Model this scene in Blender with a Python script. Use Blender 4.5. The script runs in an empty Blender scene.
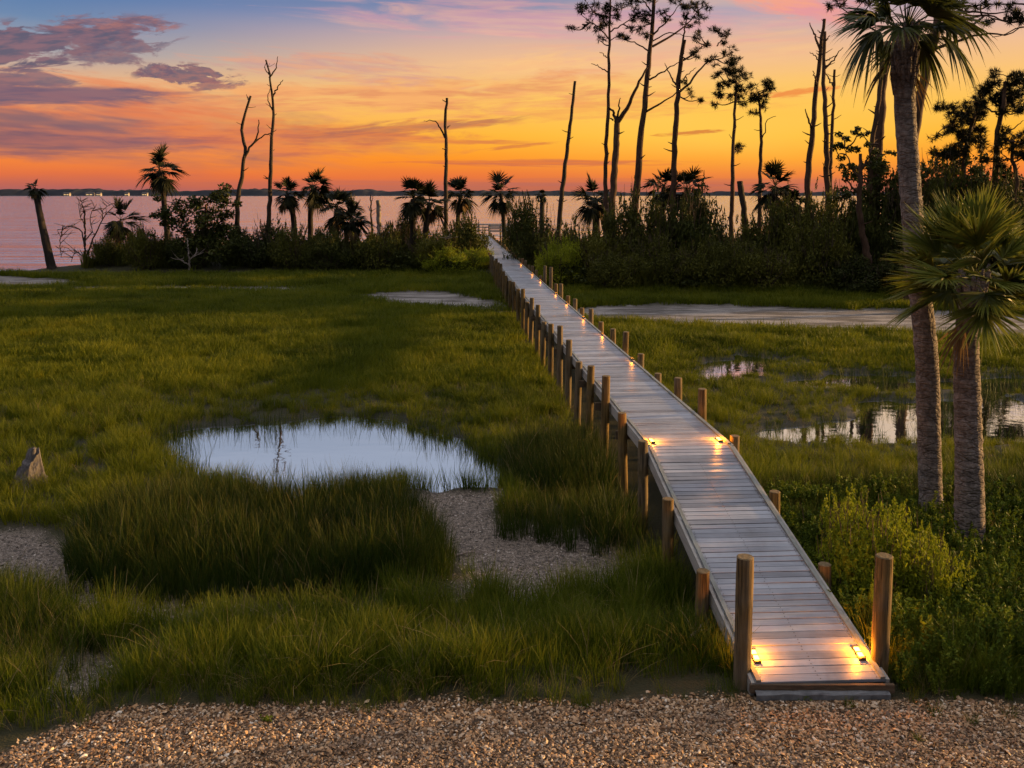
import bpy, math, random
import numpy as np
random.seed(7)
rng = np.random.default_rng(11)
C = bpy.context.scene.collection
PI = math.pi

# ------------------------------------------------------------------ camera geometry
F = 900.0
CZ = 5.6
PITCH = math.radians(5)
ROW = 194 + F * math.tan(PITCH)          # the lens is shifted down, as in a photo with upright verticals
SP, CP = math.sin(PITCH), math.cos(PITCH)


def ray(px, py):
    u, v = (px - 512) / F, (ROW - py) / F
    return np.array([u, CP + v * SP, -SP + v * CP])


def G(px, py, z=-0.3):
    """where the sight line through a point of the photograph meets height z"""
    d = ray(px, py)
    t = (z - CZ) / d[2]
    return np.array([d[0] * t, d[1] * t, z])


def W(px, py, Y):
    """point of a sight line at ground distance Y"""
    d = ray(px, py)
    t = Y / d[1]
    return np.array([d[0] * t, Y, CZ + d[2] * t])


# ------------------------------------------------------------------ numeric helpers
def smooth(a, b, x):
    t = np.clip((x - a) / (b - a), 0, 1)
    return t * t * (3 - 2 * t)


_perm = np.random.default_rng(3).random((256, 256))


def vnoise(x, y):
    xi, yi = np.floor(x).astype(int), np.floor(y).astype(int)
    fx, fy = x - xi, y - yi
    fx, fy = fx * fx * (3 - 2 * fx), fy * fy * (3 - 2 * fy)
    g = lambda a, b: _perm[a & 255, b & 255]
    return (g(xi, yi) * (1 - fx) + g(xi + 1, yi) * fx) * (1 - fy) + (g(xi, yi + 1) * (1 - fx) + g(xi + 1, yi + 1) * fx) * fy


def fbm(x, y, o=3):
    s, a, t = 0, 0.5, 0
    for i in range(o):
        s = s + a * vnoise(x * 2 ** i + 17 * i, y * 2 ** i + 5 * i)
        t += a
        a *= .5
    return s / t - 0.5


def sdist(poly, x, y):
    """signed distance to a polygon, negative inside"""
    p = np.asarray(poly, float)[:, :2]
    q = np.roll(p, -1, 0)
    d = np.full(x.shape, 1e9)
    ins = np.zeros(x.shape, bool)
    for (x0, y0), (x1, y1) in zip(p, q):
        ex, ey = x1 - x0, y1 - y0
        t = np.clip(((x - x0) * ex + (y - y0) * ey) / (ex * ex + ey * ey + 1e-12), 0, 1)
        d = np.minimum(d, np.hypot(x - x0 - t * ex, y - y0 - t * ey))
        c = (y0 > y) != (y1 > y)
        with np.errstate(divide='ignore', invalid='ignore'):
            ins ^= c & (x < (x1 - x0) * (y - y0) / (y1 - y0 + 1e-12) + x0)
    return np.where(ins, -d, d)


# ------------------------------------------------------------------ mesh collecting
class MB:
    def __init__(self):
        self.v, self.f, self.n = [], [], 0
        self.h = []

    def add(self, verts, faces, h=None, sm=False):
        verts = np.asarray(verts, float).reshape(-1, 3)
        faces = np.asarray(faces, int)
        self.v.append(verts)
        self.f.append((faces + self.n, sm))
        self.h.append(np.zeros(len(verts)) if h is None else np.asarray(h, float).ravel())
        self.n += len(verts)

    def quads(self, q):
        q = np.asarray(q, float).reshape(-1, 4, 3)
        self.add(q.reshape(-1, 3), np.arange(len(q) * 4).reshape(-1, 4))

    def tris(self, q):
        q = np.asarray(q, float).reshape(-1, 3, 3)
        self.add(q.reshape(-1, 3), np.arange(len(q) * 3).reshape(-1, 3))

    def box(self, c, s, rz=0, bev=0):
        x, y, z = np.array(s) / 2
        v = np.array([[sx * x, sy * y, sz * z] for sz in (-1, 1) for sx, sy in ((-1, -1), (1, -1), (1, 1), (-1, 1))])
        if rz:
            c_, s_ = math.cos(rz), math.sin(rz)
            v = v @ np.array([[c_, s_, 0], [-s_, c_, 0], [0, 0, 1]])
        self.add(v + np.array(c), [[3, 2, 1, 0], [4, 5, 6, 7], [0, 1, 5, 4], [1, 2, 6, 5], [2, 3, 7, 6], [3, 0, 4, 7]])

    def beam(self, a, b, w, h):
        """bar of section w x h from a to b, h upright"""
        a, b = np.asarray(a, float), np.asarray(b, float)
        d = (b - a) / np.linalg.norm(b - a)
        s = np.cross(d, [0, 0, 1.]); n_ = np.linalg.norm(s)
        s = s / n_ if n_ > 1e-6 else np.array([1., 0, 0])
        u = np.cross(s, d)
        v = [p + s * i * w / 2 + u * j * h / 2 for p in (a, b) for i, j in ((-1, -1), (1, -1), (1, 1), (-1, 1))]
        self.add(v, [[3, 2, 1, 0], [4, 5, 6, 7], [0, 1, 5, 4], [1, 2, 6, 5], [2, 3, 7, 6], [3, 0, 4, 7]])

    def tube(self, path, rad, sides=8, rough=0.0, cap=True):
        path = np.asarray(path, float)
        n = len(path)
        rad = np.broadcast_to(np.asarray(rad, float), (n,))
        t = np.gradient(path, axis=0)
        t /= np.linalg.norm(t, axis=1)[:, None] + 1e-9
        ref = np.where(np.abs(t[:, 2:3]) > .9, np.array([[1., 0, 0]]), np.array([[0, 0, 1.]]))
        ref = np.broadcast_to(ref[0], (n, 3))
        a = np.cross(t, ref); a /= np.linalg.norm(a, axis=1)[:, None] + 1e-9
        b = np.cross(t, a)
        th = np.linspace(0, 2 * PI, sides, endpoint=False)
        r = rad[:, None] * (1 + rough * (rng.random((n, sides)) - .5))
        v = path[:, None] + a[:, None] * (np.cos(th)[None, :, None] * r[..., None]) + b[:, None] * (np.sin(th)[None, :, None] * r[..., None])
        i, j = np.meshgrid(np.arange(n - 1), np.arange(sides), indexing='ij')
        j2 = (j + 1) % sides
        f = np.stack([i * sides + j, i * sides + j2, (i + 1) * sides + j2, (i + 1) * sides + j], -1).reshape(-1, 4)
        self.add(v.reshape(-1, 3), f, sm=True)
        if cap:
            for e, rv in ((0, 0), (n - 1, 1)):
                ring = v[e]
                cen = ring.mean(0)
                vv = np.vstack([ring, cen])
                ff = [[k, (k + 1) % sides, sides] if rv else [(k + 1) % sides, k, sides] for k in range(sides)]
                self.add(vv, ff)

    def mesh(self, name):
        me = bpy.data.meshes.new(name)
        if not self.v:
            return me
        v = np.vstack(self.v)
        me.vertices.add(len(v))
        me.vertices.foreach_set('co', v.ravel())
        tot = np.concatenate([np.full(len(f), f.shape[1]) for f, _ in self.f])
        idx = np.concatenate([f.ravel() for f, _ in self.f])
        sm = np.concatenate([np.full(len(f), s) for f, s in self.f])
        st = np.concatenate([[0], np.cumsum(tot)[:-1]])
        me.loops.add(len(idx)); me.polygons.add(len(tot))
        me.loops.foreach_set('vertex_index', idx.astype(np.int32))
        me.polygons.foreach_set('loop_start', st.astype(np.int32))
        me.polygons.foreach_set('loop_total', tot.astype(np.int32))
        me.polygons.foreach_set('use_smooth', sm)
        h = np.concatenate(self.h)
        if h.any():
            at = me.attributes.new('along', 'FLOAT', 'POINT')
            at.data.foreach_set('value', h.astype(np.float32))
        me.update(calc_edges=True)
        return me

    def build(self, name, mat, parent=None, loc=None):
        me = self.mesh(name)
        me.materials.append(mat)
        o = bpy.data.objects.new(name, me)
        C.objects.link(o)
        if parent is not None:
            o.parent = parent
        if loc is not None:
            o.location = loc
        return o


def tag(o, label=None, cat=None, group=None, kind=None):
    if label: o['label'] = label
    if cat: o['category'] = cat
    if group: o['group'] = group
    if kind: o['kind'] = kind
    return o


def empty(name, loc, label=None, cat=None, group=None, rz=0):
    o = bpy.data.objects.new(name, None)
    o.empty_display_size = .2
    o.location = loc
    o.rotation_euler.z = rz
    C.objects.link(o)
    return tag(o, label, cat, group)


def resample(pts, n):
    """smooth curve through points"""
    p = np.asarray(pts, float)
    if len(p) == 2:
        return p[0] + (p[1] - p[0]) * np.linspace(0, 1, n)[:, None]
    k = np.concatenate([[0], np.cumsum(np.linalg.norm(np.diff(p, axis=0), axis=1))])
    u = np.linspace(0, k[-1], n)
    m = np.gradient(p, k, axis=0)
    i = np.clip(np.searchsorted(k, u, 'right') - 1, 0, len(k) - 2)
    h = (k[i + 1] - k[i])[:, None]
    t = ((u - k[i]) / (k[i + 1] - k[i]))[:, None]
    return (2 * t**3 - 3 * t**2 + 1) * p[i] + (t**3 - 2 * t**2 + t) * h * m[i] + (-2 * t**3 + 3 * t**2) * p[i + 1] + (t**3 - t**2) * h * m[i + 1]


# ------------------------------------------------------------------ materials
def srgb(r, g, b):
    f = lambda c: ((c / 255 + .055) / 1.055) ** 2.4 if c > 10 else c / 255 / 12.92
    return (f(r), f(g), f(b))


class NT:
    def __init__(self, tree):
        self.t = tree; self.L = tree.links
        tree.nodes.clear()

    def __call__(self, typ, ins=None, **props):
        n = self.t.nodes.new(typ)
        for k, v in props.items():
            setattr(n, k, v)
        for k, v in (ins or {}).items():
            s = n.inputs[k]
            if isinstance(v, bpy.types.NodeSocket):
                self.L.new(v, s)
            else:
                s.default_value = v
        return n

    def m(self, op, a, b=None, c=None, clamp=False):
        n = self.t.nodes.new('ShaderNodeMath'); n.operation = op; n.use_clamp = clamp
        for i, v in enumerate((a, b, c)):
            if v is None: continue
            if isinstance(v, bpy.types.NodeSocket): self.L.new(v, n.inputs[i])
            else: n.inputs[i].default_value = v
        return n.outputs[0]

    def ramp(self, fac, stops, interp='LINEAR'):
        n = self.t.nodes.new('ShaderNodeValToRGB')
        e = n.color_ramp.elements
        n.color_ramp.interpolation = interp
        while len(e) < len(stops): e.new(0.5)
        for i, (p, c) in enumerate(stops):
            e[i].position = p
            if not hasattr(c, '__len__'): c = (c, c, c)
            e[i].color = tuple(c)[:3] + (1,)
        self.L.new(fac, n.inputs[0])
        return n.outputs[0]

    def mix(self, f, a, b, blend='MIX'):
        n = self.t.nodes.new('ShaderNodeMix'); n.data_type = 'RGBA'; n.blend_type = blend
        n.clamp_factor = True
        for s, v in ((n.inputs[0], f), (n.inputs[6], a), (n.inputs[7], b)):
            if isinstance(v, bpy.types.NodeSocket): self.L.new(v, s)
            else: s.default_value = v if not hasattr(v, '__len__') else tuple(v)[:3] + (1,)
        return n.outputs[2]

    def noise(self, vec, scale, detail=3, rough=.55, dist=0):
        return self('ShaderNodeTexNoise', {'Vector': vec, 'Scale': scale, 'Detail': detail, 'Roughness': rough, 'Distortion': dist}).outputs[0]

    def scaled(self, vec, s):
        n = self('ShaderNodeMapping', {'Vector': vec, 'Scale': s})
        return n.outputs[0]

    def smooth(self, x, a, b):
        n = self('ShaderNodeMapRange', {'Value': x, 'From Min': a, 'From Max': b}, interpolation_type='SMOOTHSTEP')
        return n.outputs[0]


def new_mat(name):
    m = bpy.data.materials.new(name)
    m.use_nodes = True
    return m, NT(m.node_tree)


def finish(n, shader):
    o = n('ShaderNodeOutputMaterial', {'Surface': shader})


def leaf_mat(name, cols, rough=.55, trans=.3, tip=None, spec=.12, patch=0.6, patch_scale=.35):
    """foliage: tone varies by leaf, by clump and over the ground; dry tips where asked"""
    m, n = new_mat(name)
    geo = n('ShaderNodeNewGeometry')
    oi = n('ShaderNodeObjectInfo')
    ns = n.noise(geo.outputs['Position'], patch_scale, 3)
    x = n.m('MULTIPLY', geo.outputs['Random Per Island'], .45)
    x = n.m('MULTIPLY_ADD', oi.outputs['Random'], .3, x)
    x = n.m('MULTIPLY_ADD', n.m('SUBTRACT', ns, .5), patch * 2, x)
    x = n.m('ADD', x, .12, clamp=True)
    k = len(cols) - 1
    col = n.ramp(x, [(i / k, c) for i, c in enumerate(cols)])
    if tip is not None:
        a = n('ShaderNodeAttribute', attribute_name='along').outputs['Fac']
        f = n.smooth(a, tip[1], 1.0)
        f = n.m('MULTIPLY', f, n.m('MULTIPLY_ADD', geo.outputs['Random Per Island'], .8, .1))
        col = n.mix(f, col, tip[0])
    b = n('ShaderNodeBsdfPrincipled', {'Base Color': col, 'Roughness': rough, 'Specular IOR Level': spec})
    t = n('ShaderNodeBsdfTranslucent', {'Color': col})
    s = n('ShaderNodeMixShader', {0: trans, 1: b.outputs[0], 2: t.outputs[0]})
    finish(n, s.outputs[0])
    return m


def bark_mat(name, cols, scale=(6, 6, 1.2), bump=.6, rough=.9, ring=0, dist=.03, detail=5):
    m, n = new_mat(name)
    tc = n('ShaderNodeTexCoord').outputs['Object']
    v = n.scaled(tc, scale)
    a = n.noise(v, 2.0, detail, .65)
    b = n.noise(tc, 1.1, 3)
    x = n.m('ADD', n.m('MULTIPLY', a, .75), n.m('MULTIPLY', b, .25))
    k = len(cols) - 1
    col = n.ramp(x, [(.28 + .44 * i / k, c) for i, c in enumerate(cols)])
    hgt = a
    if ring:
        vo = n('ShaderNodeTexVoronoi', {'Vector': n.scaled(n.mix(.06, tc, n('ShaderNodeTexNoise', {'Vector': tc, 'Scale': 6.0}).outputs[1]), (4.5, 4.5, 15)), 'Scale': 1.0}, feature='DISTANCE_TO_EDGE')
        cr = n.smooth(vo.outputs[0], .0, .13)
        hgt = n.m('MULTIPLY_ADD', cr, .6, a)
        col = n.mix(n.m('MULTIPLY', n.m('SUBTRACT', 1.0, cr), .28), col, [c * .35 for c in cols[0]])
        a = hgt
    if ring:
        w = n('ShaderNodeTexWave', {'Vector': tc, 'Scale': ring, 'Distortion': 9.0, 'Detail': 4.0, 'Detail Scale': 2.2}, wave_type='BANDS', bands_direction='Z')
        hgt = n.m('MULTIPLY_ADD', w.outputs[1], .35, a)
        col = n.mix(n.m('MULTIPLY', n.m('SUBTRACT', 1.0, w.outputs[1]), .35), col, [c * .45 for c in cols[0]])
    bp = n('ShaderNodeBump', {'Strength': bump, 'Distance': dist, 'Height': hgt})
    s = n('ShaderNodeBsdfPrincipled', {'Base Color': col, 'Roughness': rough, 'Specular IOR Level': .2, 'Normal': bp.outputs[0]})
    finish(n, s.outputs[0])
    return m


def plain(name, col, rough=.8, metal=0, emit=None, es=0):
    m, n = new_mat(name)
    tc = n('ShaderNodeTexCoord').outputs['Object']
    f = n.noise(tc, 9, 4)
    c = n.mix(f, [x * .75 for x in col], [min(1, x * 1.25) for x in col])
    ins = {'Base Color': c, 'Roughness': rough, 'Metallic': metal}
    if emit:
        ins['Emission Color'] = tuple(emit) + (1,); ins['Emission Strength'] = es
    s = n('ShaderNodeBsdfPrincipled', ins)
    finish(n, s.outputs[0])
    return m


M = {}
M['meadow'] = leaf_mat('marsh_grass', [(.031, .046, .003), (.081, .106, .005), (.142, .158, .007), (.22, .20, .012)], trans=.4, tip=((.15, .165, .02), .5), patch=.9, patch_scale=.22)
M['rush'] = leaf_mat('needle_rush', [(.009, .021, .004), (.021, .042, .006), (.040, .066, .007), (.068, .08, .010)], trans=.22, tip=((.11, .095, .02), .7), patch=.7, patch_scale=.5)
M['shore'] = leaf_mat('shore_grass', [(.021, .043, .003), (.057, .09, .005), (.105, .14, .007), (.175, .16, .012)], trans=.4, tip=((.16, .165, .025), .65), patch=.8, patch_scale=.6)
M['straw'] = leaf_mat('dead_straw', [(.10, .075, .03), (.2, .15, .06), (.3, .24, .11)], trans=.3, patch=.4)
M['weed'] = leaf_mat('weed_leaf', [(.028, .05, .007), (.07, .11, .011), (.13, .17, .014), (.2, .21, .02)], trans=.3)
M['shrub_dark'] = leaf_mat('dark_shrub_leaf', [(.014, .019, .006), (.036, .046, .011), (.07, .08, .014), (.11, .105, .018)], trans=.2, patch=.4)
M['shrub_olive'] = leaf_mat('olive_shrub_leaf', [(.022, .028, .006), (.065, .07, .012), (.12, .12, .016), (.18, .155, .022)], trans=.2, patch=.4)
M['shrub_bright'] = leaf_mat('bright_shrub_leaf', [(.08, .11, .008), (.19, .23, .014), (.30, .33, .02), (.40, .38, .03)], trans=.4, patch=.4)
M['shrub_gold'] = leaf_mat('golden_shrub_leaf', [(.05, .05, .01), (.12, .10, .015), (.2, .15, .02), (.28, .2, .03)], trans=.3, patch=.4)
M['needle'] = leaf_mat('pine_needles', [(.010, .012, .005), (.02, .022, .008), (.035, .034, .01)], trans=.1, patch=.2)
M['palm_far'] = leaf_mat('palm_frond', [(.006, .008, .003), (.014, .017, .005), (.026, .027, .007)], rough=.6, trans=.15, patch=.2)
M['palm_near'] = leaf_mat('cabbage_palm_frond', [(.03, .04, .010), (.06, .075, .014), (.10, .11, .02)], rough=.5, spec=.25, trans=.3, patch=.2, tip=((.14, .12, .03), .8))
M['palm_bright'] = leaf_mat('young_palm_frond', [(.045, .066, .010), (.10, .125, .017), (.17, .185, .026), (.24, .22, .04)], rough=.5, spec=.25, trans=.35, patch=.2, tip=((.26, .22, .05), .75))
M['frond_dead'] = leaf_mat('dead_frond', [(.09, .055, .025), (.16, .10, .045), (.25, .16, .07)], rough=.8, trans=.2, patch=.2)
M['bark_palm'] = bark_mat('cabbage_palm_bark', [(.07, .056, .05), (.21, .175, .16), (.36, .32, .295)], (10, 10, 7), .7, ring=.9, dist=.035)
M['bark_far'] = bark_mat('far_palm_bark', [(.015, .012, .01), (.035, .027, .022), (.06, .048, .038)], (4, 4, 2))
M['bark_pine'] = bark_mat('pine_bark', [(.03, .018, .012), (.075, .043, .028), (.13, .08, .052)], (5, 5, 1.5))
M['snag'] = bark_mat('bare_weathered_wood', [(.018, .014, .011), (.045, .034, .026), (.085, .065, .05)], (6, 6, .8))
M['snag_pale'] = bark_mat('bleached_dead_wood', [(.14, .11, .09), (.27, .22, .19), (.4, .34, .3)], (6, 6, .8))
M['stump'] = bark_mat('stump_wood', [(.04, .037, .038), (.115, .105, .105), (.22, .20, .19)], (9, 9, 1.4), 1.0)
M['twig'] = bark_mat('shrub_stem', [(.03, .022, .015), (.07, .05, .035), (.11, .08, .06)])
# ------------------------------------------------------------------ sky, sun, camera
scene = bpy.context.scene
SUN_AZ, SUN_EL = math.radians(76), math.radians(8)


def azel(px, py):
    d = ray(px, py); d = d / np.linalg.norm(d)
    return math.degrees(math.atan2(d[0], d[1])), math.degrees(math.asin(d[2]))


def make_sky():
    w = bpy.data.worlds.new('World'); scene.world = w; w.use_nodes = True
    n = NT(w.node_tree)
    vec = n('ShaderNodeTexCoord').outputs['Generated']
    s = n('ShaderNodeSeparateXYZ', {0: vec})
    x, y, z = s.outputs
    az = n.m('DEGREES', n.m('ARCTAN2', x, y))
    el = n.m('DEGREES', n.m('ARCSINE', n.m('MINIMUM', n.m('MAXIMUM', z, -1.0), 1.0)))
    p = n('ShaderNodeCombineXYZ', {0: n.m('MULTIPLY', az, .05), 1: n.m('MULTIPLY', el, .30), 2: 1.7}).outputs[0]
    wob = n.m('SUBTRACT', n.noise(p, 1.0, 4, .55), .5)
    el2 = n.m('MULTIPLY_ADD', wob, 1.2, el)
    fac = n.m('DIVIDE', el2, 45.0, clamp=True)
    st = lambda rows: [(e / 45, srgb(*c)) for e, c in rows]
    left = n.ramp(fac, st([(0, (158, 98, 104)), (.5, (190, 100, 86)), (1.1, (226, 112, 66)), (2.2, (250, 136, 52)), (3.6, (254, 160, 72)), (5, (246, 176, 106)),
                           (6.5, (226, 178, 138)), (8, (160, 160, 168)), (9.6, (110, 136, 172)), (11.5, (80, 118, 170)), (14, (154, 164, 184)), (18, (170, 178, 196)), (25, (166, 172, 190)), (45, (96, 112, 150))]))
    right = n.ramp(fac, st([(0, (176, 104, 88)), (.5, (208, 110, 74)), (1.1, (238, 120, 56)), (2.2, (254, 148, 30)), (3.6, (255, 178, 44)), (5.2, (254, 192, 84)),
                            (6.8, (251, 194, 112)), (8.4, (240, 188, 142)), (9.8, (212, 174, 164)), (11.0, (180, 162, 178)), (12.2, (236, 198, 156)), (15.5, (216, 192, 172)), (19, (172, 180, 204)), (25, (160, 174, 206)), (45, (104, 116, 150))]))
    hi = n.smooth(el, 9.5, 12.5)
    k = n.m('ADD', n.mix(hi, n.smooth(az, -30, 3), n.smooth(az, -1, 18)), n.m('MULTIPLY', wob, .25), clamp=True)
    col = n.mix(k, left, right)
    # the part of the sky behind the viewer is dim dusk blue
    front = n.smooth(y, -.35, .45)
    col = n.mix(front, (.11, .115, .15), col)

    def patch(px, py, rx, ry, c0, c1, amt, seed, fine=1.0, k=1.7, tilt=0.0, soft=.5):
        """one cloud: a soft ellipse in the sky broken up by noise of its own proportions"""
        nonlocal col
        a0, e0 = azel(px, py)
        dx_, dy_ = rx * 57.3 / F, ry * 57.3 / F
        da, de = n.m('SUBTRACT', az, a0), n.m('SUBTRACT', el, e0)
        de = n.m('MULTIPLY_ADD', da, -tilt, de)
        r = n.m('SQRT', n.m('ADD', n.m('POWER', n.m('DIVIDE', da, dx_), 2.0), n.m('POWER', n.m('DIVIDE', de, dy_), 2.0)))
        mask = n.m('SUBTRACT', 1.0, r)
        fx, fy = 1.5 * fine / dx_, 1.0 * fine / dy_
        q = n('ShaderNodeCombineXYZ', {0: n.m('MULTIPLY', da, fx), 1: n.m('MULTIPLY', de, fy), 2: float(seed)}).outputs[0]
        nz = n.noise(q, 1.0, 5, .62, .5)
        f = n.smooth(n.m('MULTIPLY_ADD', n.m('SUBTRACT', nz, .5), k * 1.6, mask), .12, .12 + soft)
        f = n.m('MULTIPLY', f, n.smooth(mask, -.15, .25))
        q2 = n('ShaderNodeCombineXYZ', {0: n.m('MULTIPLY', da, fx * 1.3), 1: n.m('MULTIPLY', de, fy * 1.6), 2: float(seed) + 9}).outputs[0]
        cc = n.mix(n.smooth(n.noise(q2, 1.0, 3, .62), .36, .62), srgb(*c0), srgb(*c1))
        col = n.mix(n.m('MULTIPLY', f, amt), col, cc)

    # pink and peach wisps high up
    patch(560, 18, 360, 30, (246, 182, 156), (226, 158, 164), .55, 2.1, 2.2, 1.7, -.03, .8)
    patch(800, 6, 110, 16, (250, 160, 128), (238, 150, 150), .8, 3.3, 1.2, 1.5, -.22, .7)
    patch(650, 60, 330, 24, (250, 196, 136), (240, 172, 140), .5, 4.7, 2.0, 1.8, .03, .9)
    patch(545, 62, 90, 14, (254, 202, 130), (250, 190, 130), .6, 5.9, 1.4, 1.5, .1, .9)
    patch(720, 128, 420, 80, (255, 208, 88), (255, 202, 72), .8, 1.3, .4, .25, 0, 1.1)
    patch(430, 96, 300, 26, (226, 138, 96), (246, 168, 104), .75, 6.8, 2.4, 2.0, .03, .8)
    patch(330, 66, 210, 20, (232, 160, 128), (206, 150, 146), .6, 7.7, 2.2, 2.0, -.06, .8)
    patch(600, 108, 220, 16, (246, 160, 84), (232, 140, 86), .5, 7.9, 2.4, 1.9, .04, .8)
    # the long bank of mauve cloud on the left, lit from below
    patch(70, 118, 400, 52, (126, 92, 106), (214, 122, 88), .92, 8.2, 1.5, .9, -.075, .7)
    patch(150, 104, 270, 26, (238, 150, 96), (232, 126, 78), .8, 9.4, 2.0, 1.6, -.09, .8)
    patch(30, 140, 290, 22, (108, 82, 104), (158, 98, 100), .85, 10.6, 1.5, 1.2, -.02, .7)
    patch(20, 96, 190, 15, (98, 86, 112), (132, 98, 112), .92, 11.1, 1.3, 1.1, .03, .5)
    patch(290, 138, 230, 24, (196, 104, 82), (232, 128, 70), .75, 12.9, 2.2, 1.6, .0, .8)
    # small ragged dark clouds above it
    patch(45, 44, 120, 24, (92, 84, 106), (136, 98, 110), .93, 13.2, 2.1, 2.0, .16, .35)
    patch(118, 24, 60, 11, (118, 94, 112), (166, 112, 110), .85, 14.5, 1.4, 1.5, .05, .4)
    patch(110, 52, 52, 15, (110, 94, 114), (140, 104, 112), .85, 14.9, 1.4, 1.5, .05, .4)
    patch(185, 74, 52, 11, (108, 90, 108), (148, 102, 106), .92, 15.1, 1.8, 2.0, -.02, .35)
    patch(214, 84, 34, 7, (118, 92, 108), (160, 106, 104), .85, 16.3, 1.2, 1.4, .1, .4)
    patch(156, 70, 22, 8, (110, 92, 110), (150, 104, 108), .85, 17.3, 1.2, 1.4, .1, .4)
    patch(10, 78, 70, 12, (104, 90, 112), (140, 102, 112), .85, 17.9, 1.3, 1.4, .04, .4)
    # thin bars low in the middle and right
    patch(400, 128, 130, 9, (176, 104, 86), (214, 120, 72), .8, 18.4, 1.6, 1.6, .09, .6)
    patch(480, 142, 80, 3.5, (214, 120, 72), (226, 130, 64), .8, 19.4, 1.3, 1.4, -.02, .6)
    patch(540, 163, 190, 5, (200, 104, 76), (220, 112, 62), .75, 20.2, 2.0, 1.3, 0, .6)
    patch(688, 133, 46, 3, (206, 118, 60), (220, 120, 50), .85, 21.2, 1.3, 1.3, .05, .6)
    patch(800, 92, 46, 5, (240, 130, 60), (236, 130, 60), .8, 22.2, 1.3, 1.4, .1, .6)
    patch(520, 146, 60, 3, (196, 96, 70), (214, 110, 60), .6, 23.2, 1.3, 1.4, .1, .6)
    patch(640, 184, 700, 7, (176, 104, 96), (190, 102, 84), .55, 24.2, 2.0, 1.2, 0, .8)
    # the high sky, out of frame, is brightened to light the ground
    col = n.mix(n.smooth(el, 20, 58), col, ZENITH)
    below = n.smooth(el, -1.5, -.2)
    col = n.mix(below, (.02, .02, .02), col)
    nish = n('ShaderNodeTexSky', sky_type='NISHITA', sun_disc=False, sun_elevation=SUN_EL, sun_rotation=SUN_AZ)
    b1 = n('ShaderNodeBackground', {'Color': col, 'Strength': SKY_GAIN})
    b2 = n('ShaderNodeBackground', {'Color': nish.outputs[0], 'Strength': .002})
    a = n('ShaderNodeAddShader', {0: b1.outputs[0], 1: b2.outputs[0]})
    n('ShaderNodeOutputWorld', {'Surface': a.outputs[0]})


SKY_GAIN = .5
ZENITH = (.92, .88, .92)
make_sky()
sun = bpy.data.lights.new('sun', 'SUN')
sun.energy = 4.6; sun.color = (1, .58, .20); sun.angle = math.radians(2.5)
so = bpy.data.objects.new('sun', sun); C.objects.link(so)
so.rotation_euler = (PI / 2 - SUN_EL, 0, PI - SUN_AZ)
cam = bpy.data.cameras.new('camera')
cam.shift_y = -(384 - ROW) / 1024
cam.sensor_width = 36; cam.lens = 36 * F / 1024; cam.clip_end = 60000; cam.clip_start = .1
co = bpy.data.objects.new('camera', cam); C.objects.link(co)
co.location = (0, 0, CZ); co.rotation_euler = (PI / 2 - PITCH, 0, 0)
scene.camera = co
vs = scene.view_settings
vs.view_transform = 'Standard'; vs.look = 'None'; vs.exposure = 1.0; vs.gamma = 1; vs.use_curve_mapping = False
scene.cycles.max_bounces = 4; scene.cycles.transparent_max_bounces = 4
scene.cycles.diffuse_bounces = 2; scene.cycles.glossy_bounces = 3; scene.cycles.transmission_bounces = 2
scene.cycles.adaptive_threshold = .02
scene.cycles.caustics_reflective = False; scene.cycles.sample_clamp_indirect = 4

# ------------------------------------------------------------------ the lie of the land
gp = lambda pts, z=-.3: np.array([G(a, b, z) for a, b in pts])
gravel_edge = gp([(-500, 790), (-100, 772), (0, 752), (50, 735), (100, 716), (170, 706), (250, 701), (330, 704), (420, 701), (520, 701), (640, 699), (745, 694), (880, 694), (960, 700), (1024, 706), (1200, 708), (1700, 720)], 0)
GRAVEL = np.vstack([gravel_edge, [[40, -20, 0], [-40, -20, 0]]])
POND = gp([(150, 447), (168, 432), (205, 427), (270, 424), (330, 417), (395, 418), (430, 432), (470, 443), (497, 462), (510, 484), (498, 488), (420, 490), (350, 497), (270, 500), (205, 490), (172, 468)], -.42)
POOLS = [gp(p, -.42) for p in (
    [(762, 437), (790, 428), (830, 420), (872, 404), (905, 396), (985, 391), (1060, 404), (1200, 410), (1200, 446), (1060, 447), (980, 446), (900, 444), (830, 445), (780, 447)],
    [(690, 376), (700, 366), (740, 357), (790, 360), (800, 368), (770, 377), (712, 381)],
    [(765, 386), (800, 377), (850, 375), (890, 375), (935, 383), (915, 394), (862, 393), (820, 391), (785, 391)],
    [(925, 384), (980, 376), (1060, 372), (1180, 374), (1180, 396), (1050, 398), (985, 394), (940, 392)])]
MUD = [gp(p) for p in (
    [(-60, 540), (20, 528), (68, 536), (74, 570), (110, 598), (250, 606), (420, 600), (480, 588), (470, 600), (420, 612), (250, 620), (100, 612), (40, 590), (-80, 590)],
    [(405, 489), (508, 486), (496, 510), (524, 526), (600, 534), (640, 552), (590, 592), (520, 604), (462, 590), (436, 545), (410, 512)],
    [(40, 668), (90, 652), (125, 672), (130, 704), (78, 716), (36, 706)])]
SAND = [gp(p) for p in (
    [(350, 297), (380, 293), (430, 290), (470, 296), (505, 303), (500, 312), (440, 309), (385, 304)],
    [(560, 313), (600, 306), (660, 304), (760, 306), (830, 309), (930, 309), (1040, 316), (1250, 320), (1250, 344), (1020, 338), (880, 331), (760, 327), (650, 323), (590, 321)],
    [(-120, 276), (0, 276), (55, 279), (85, 283), (50, 287), (0, 287), (-120, 287)],
    [(60, 287.5), (180, 286), (290, 287), (325, 290.5), (280, 292), (170, 289), (80, 290)])]
LAND = np.array([(-200, -40), (200, -40), (200, 60), (90, 88), (0, 90), (-18, 86), (-31, 79), (-38.5, 71.5), (-60, 68.5), (-200, 66)], float)
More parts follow.
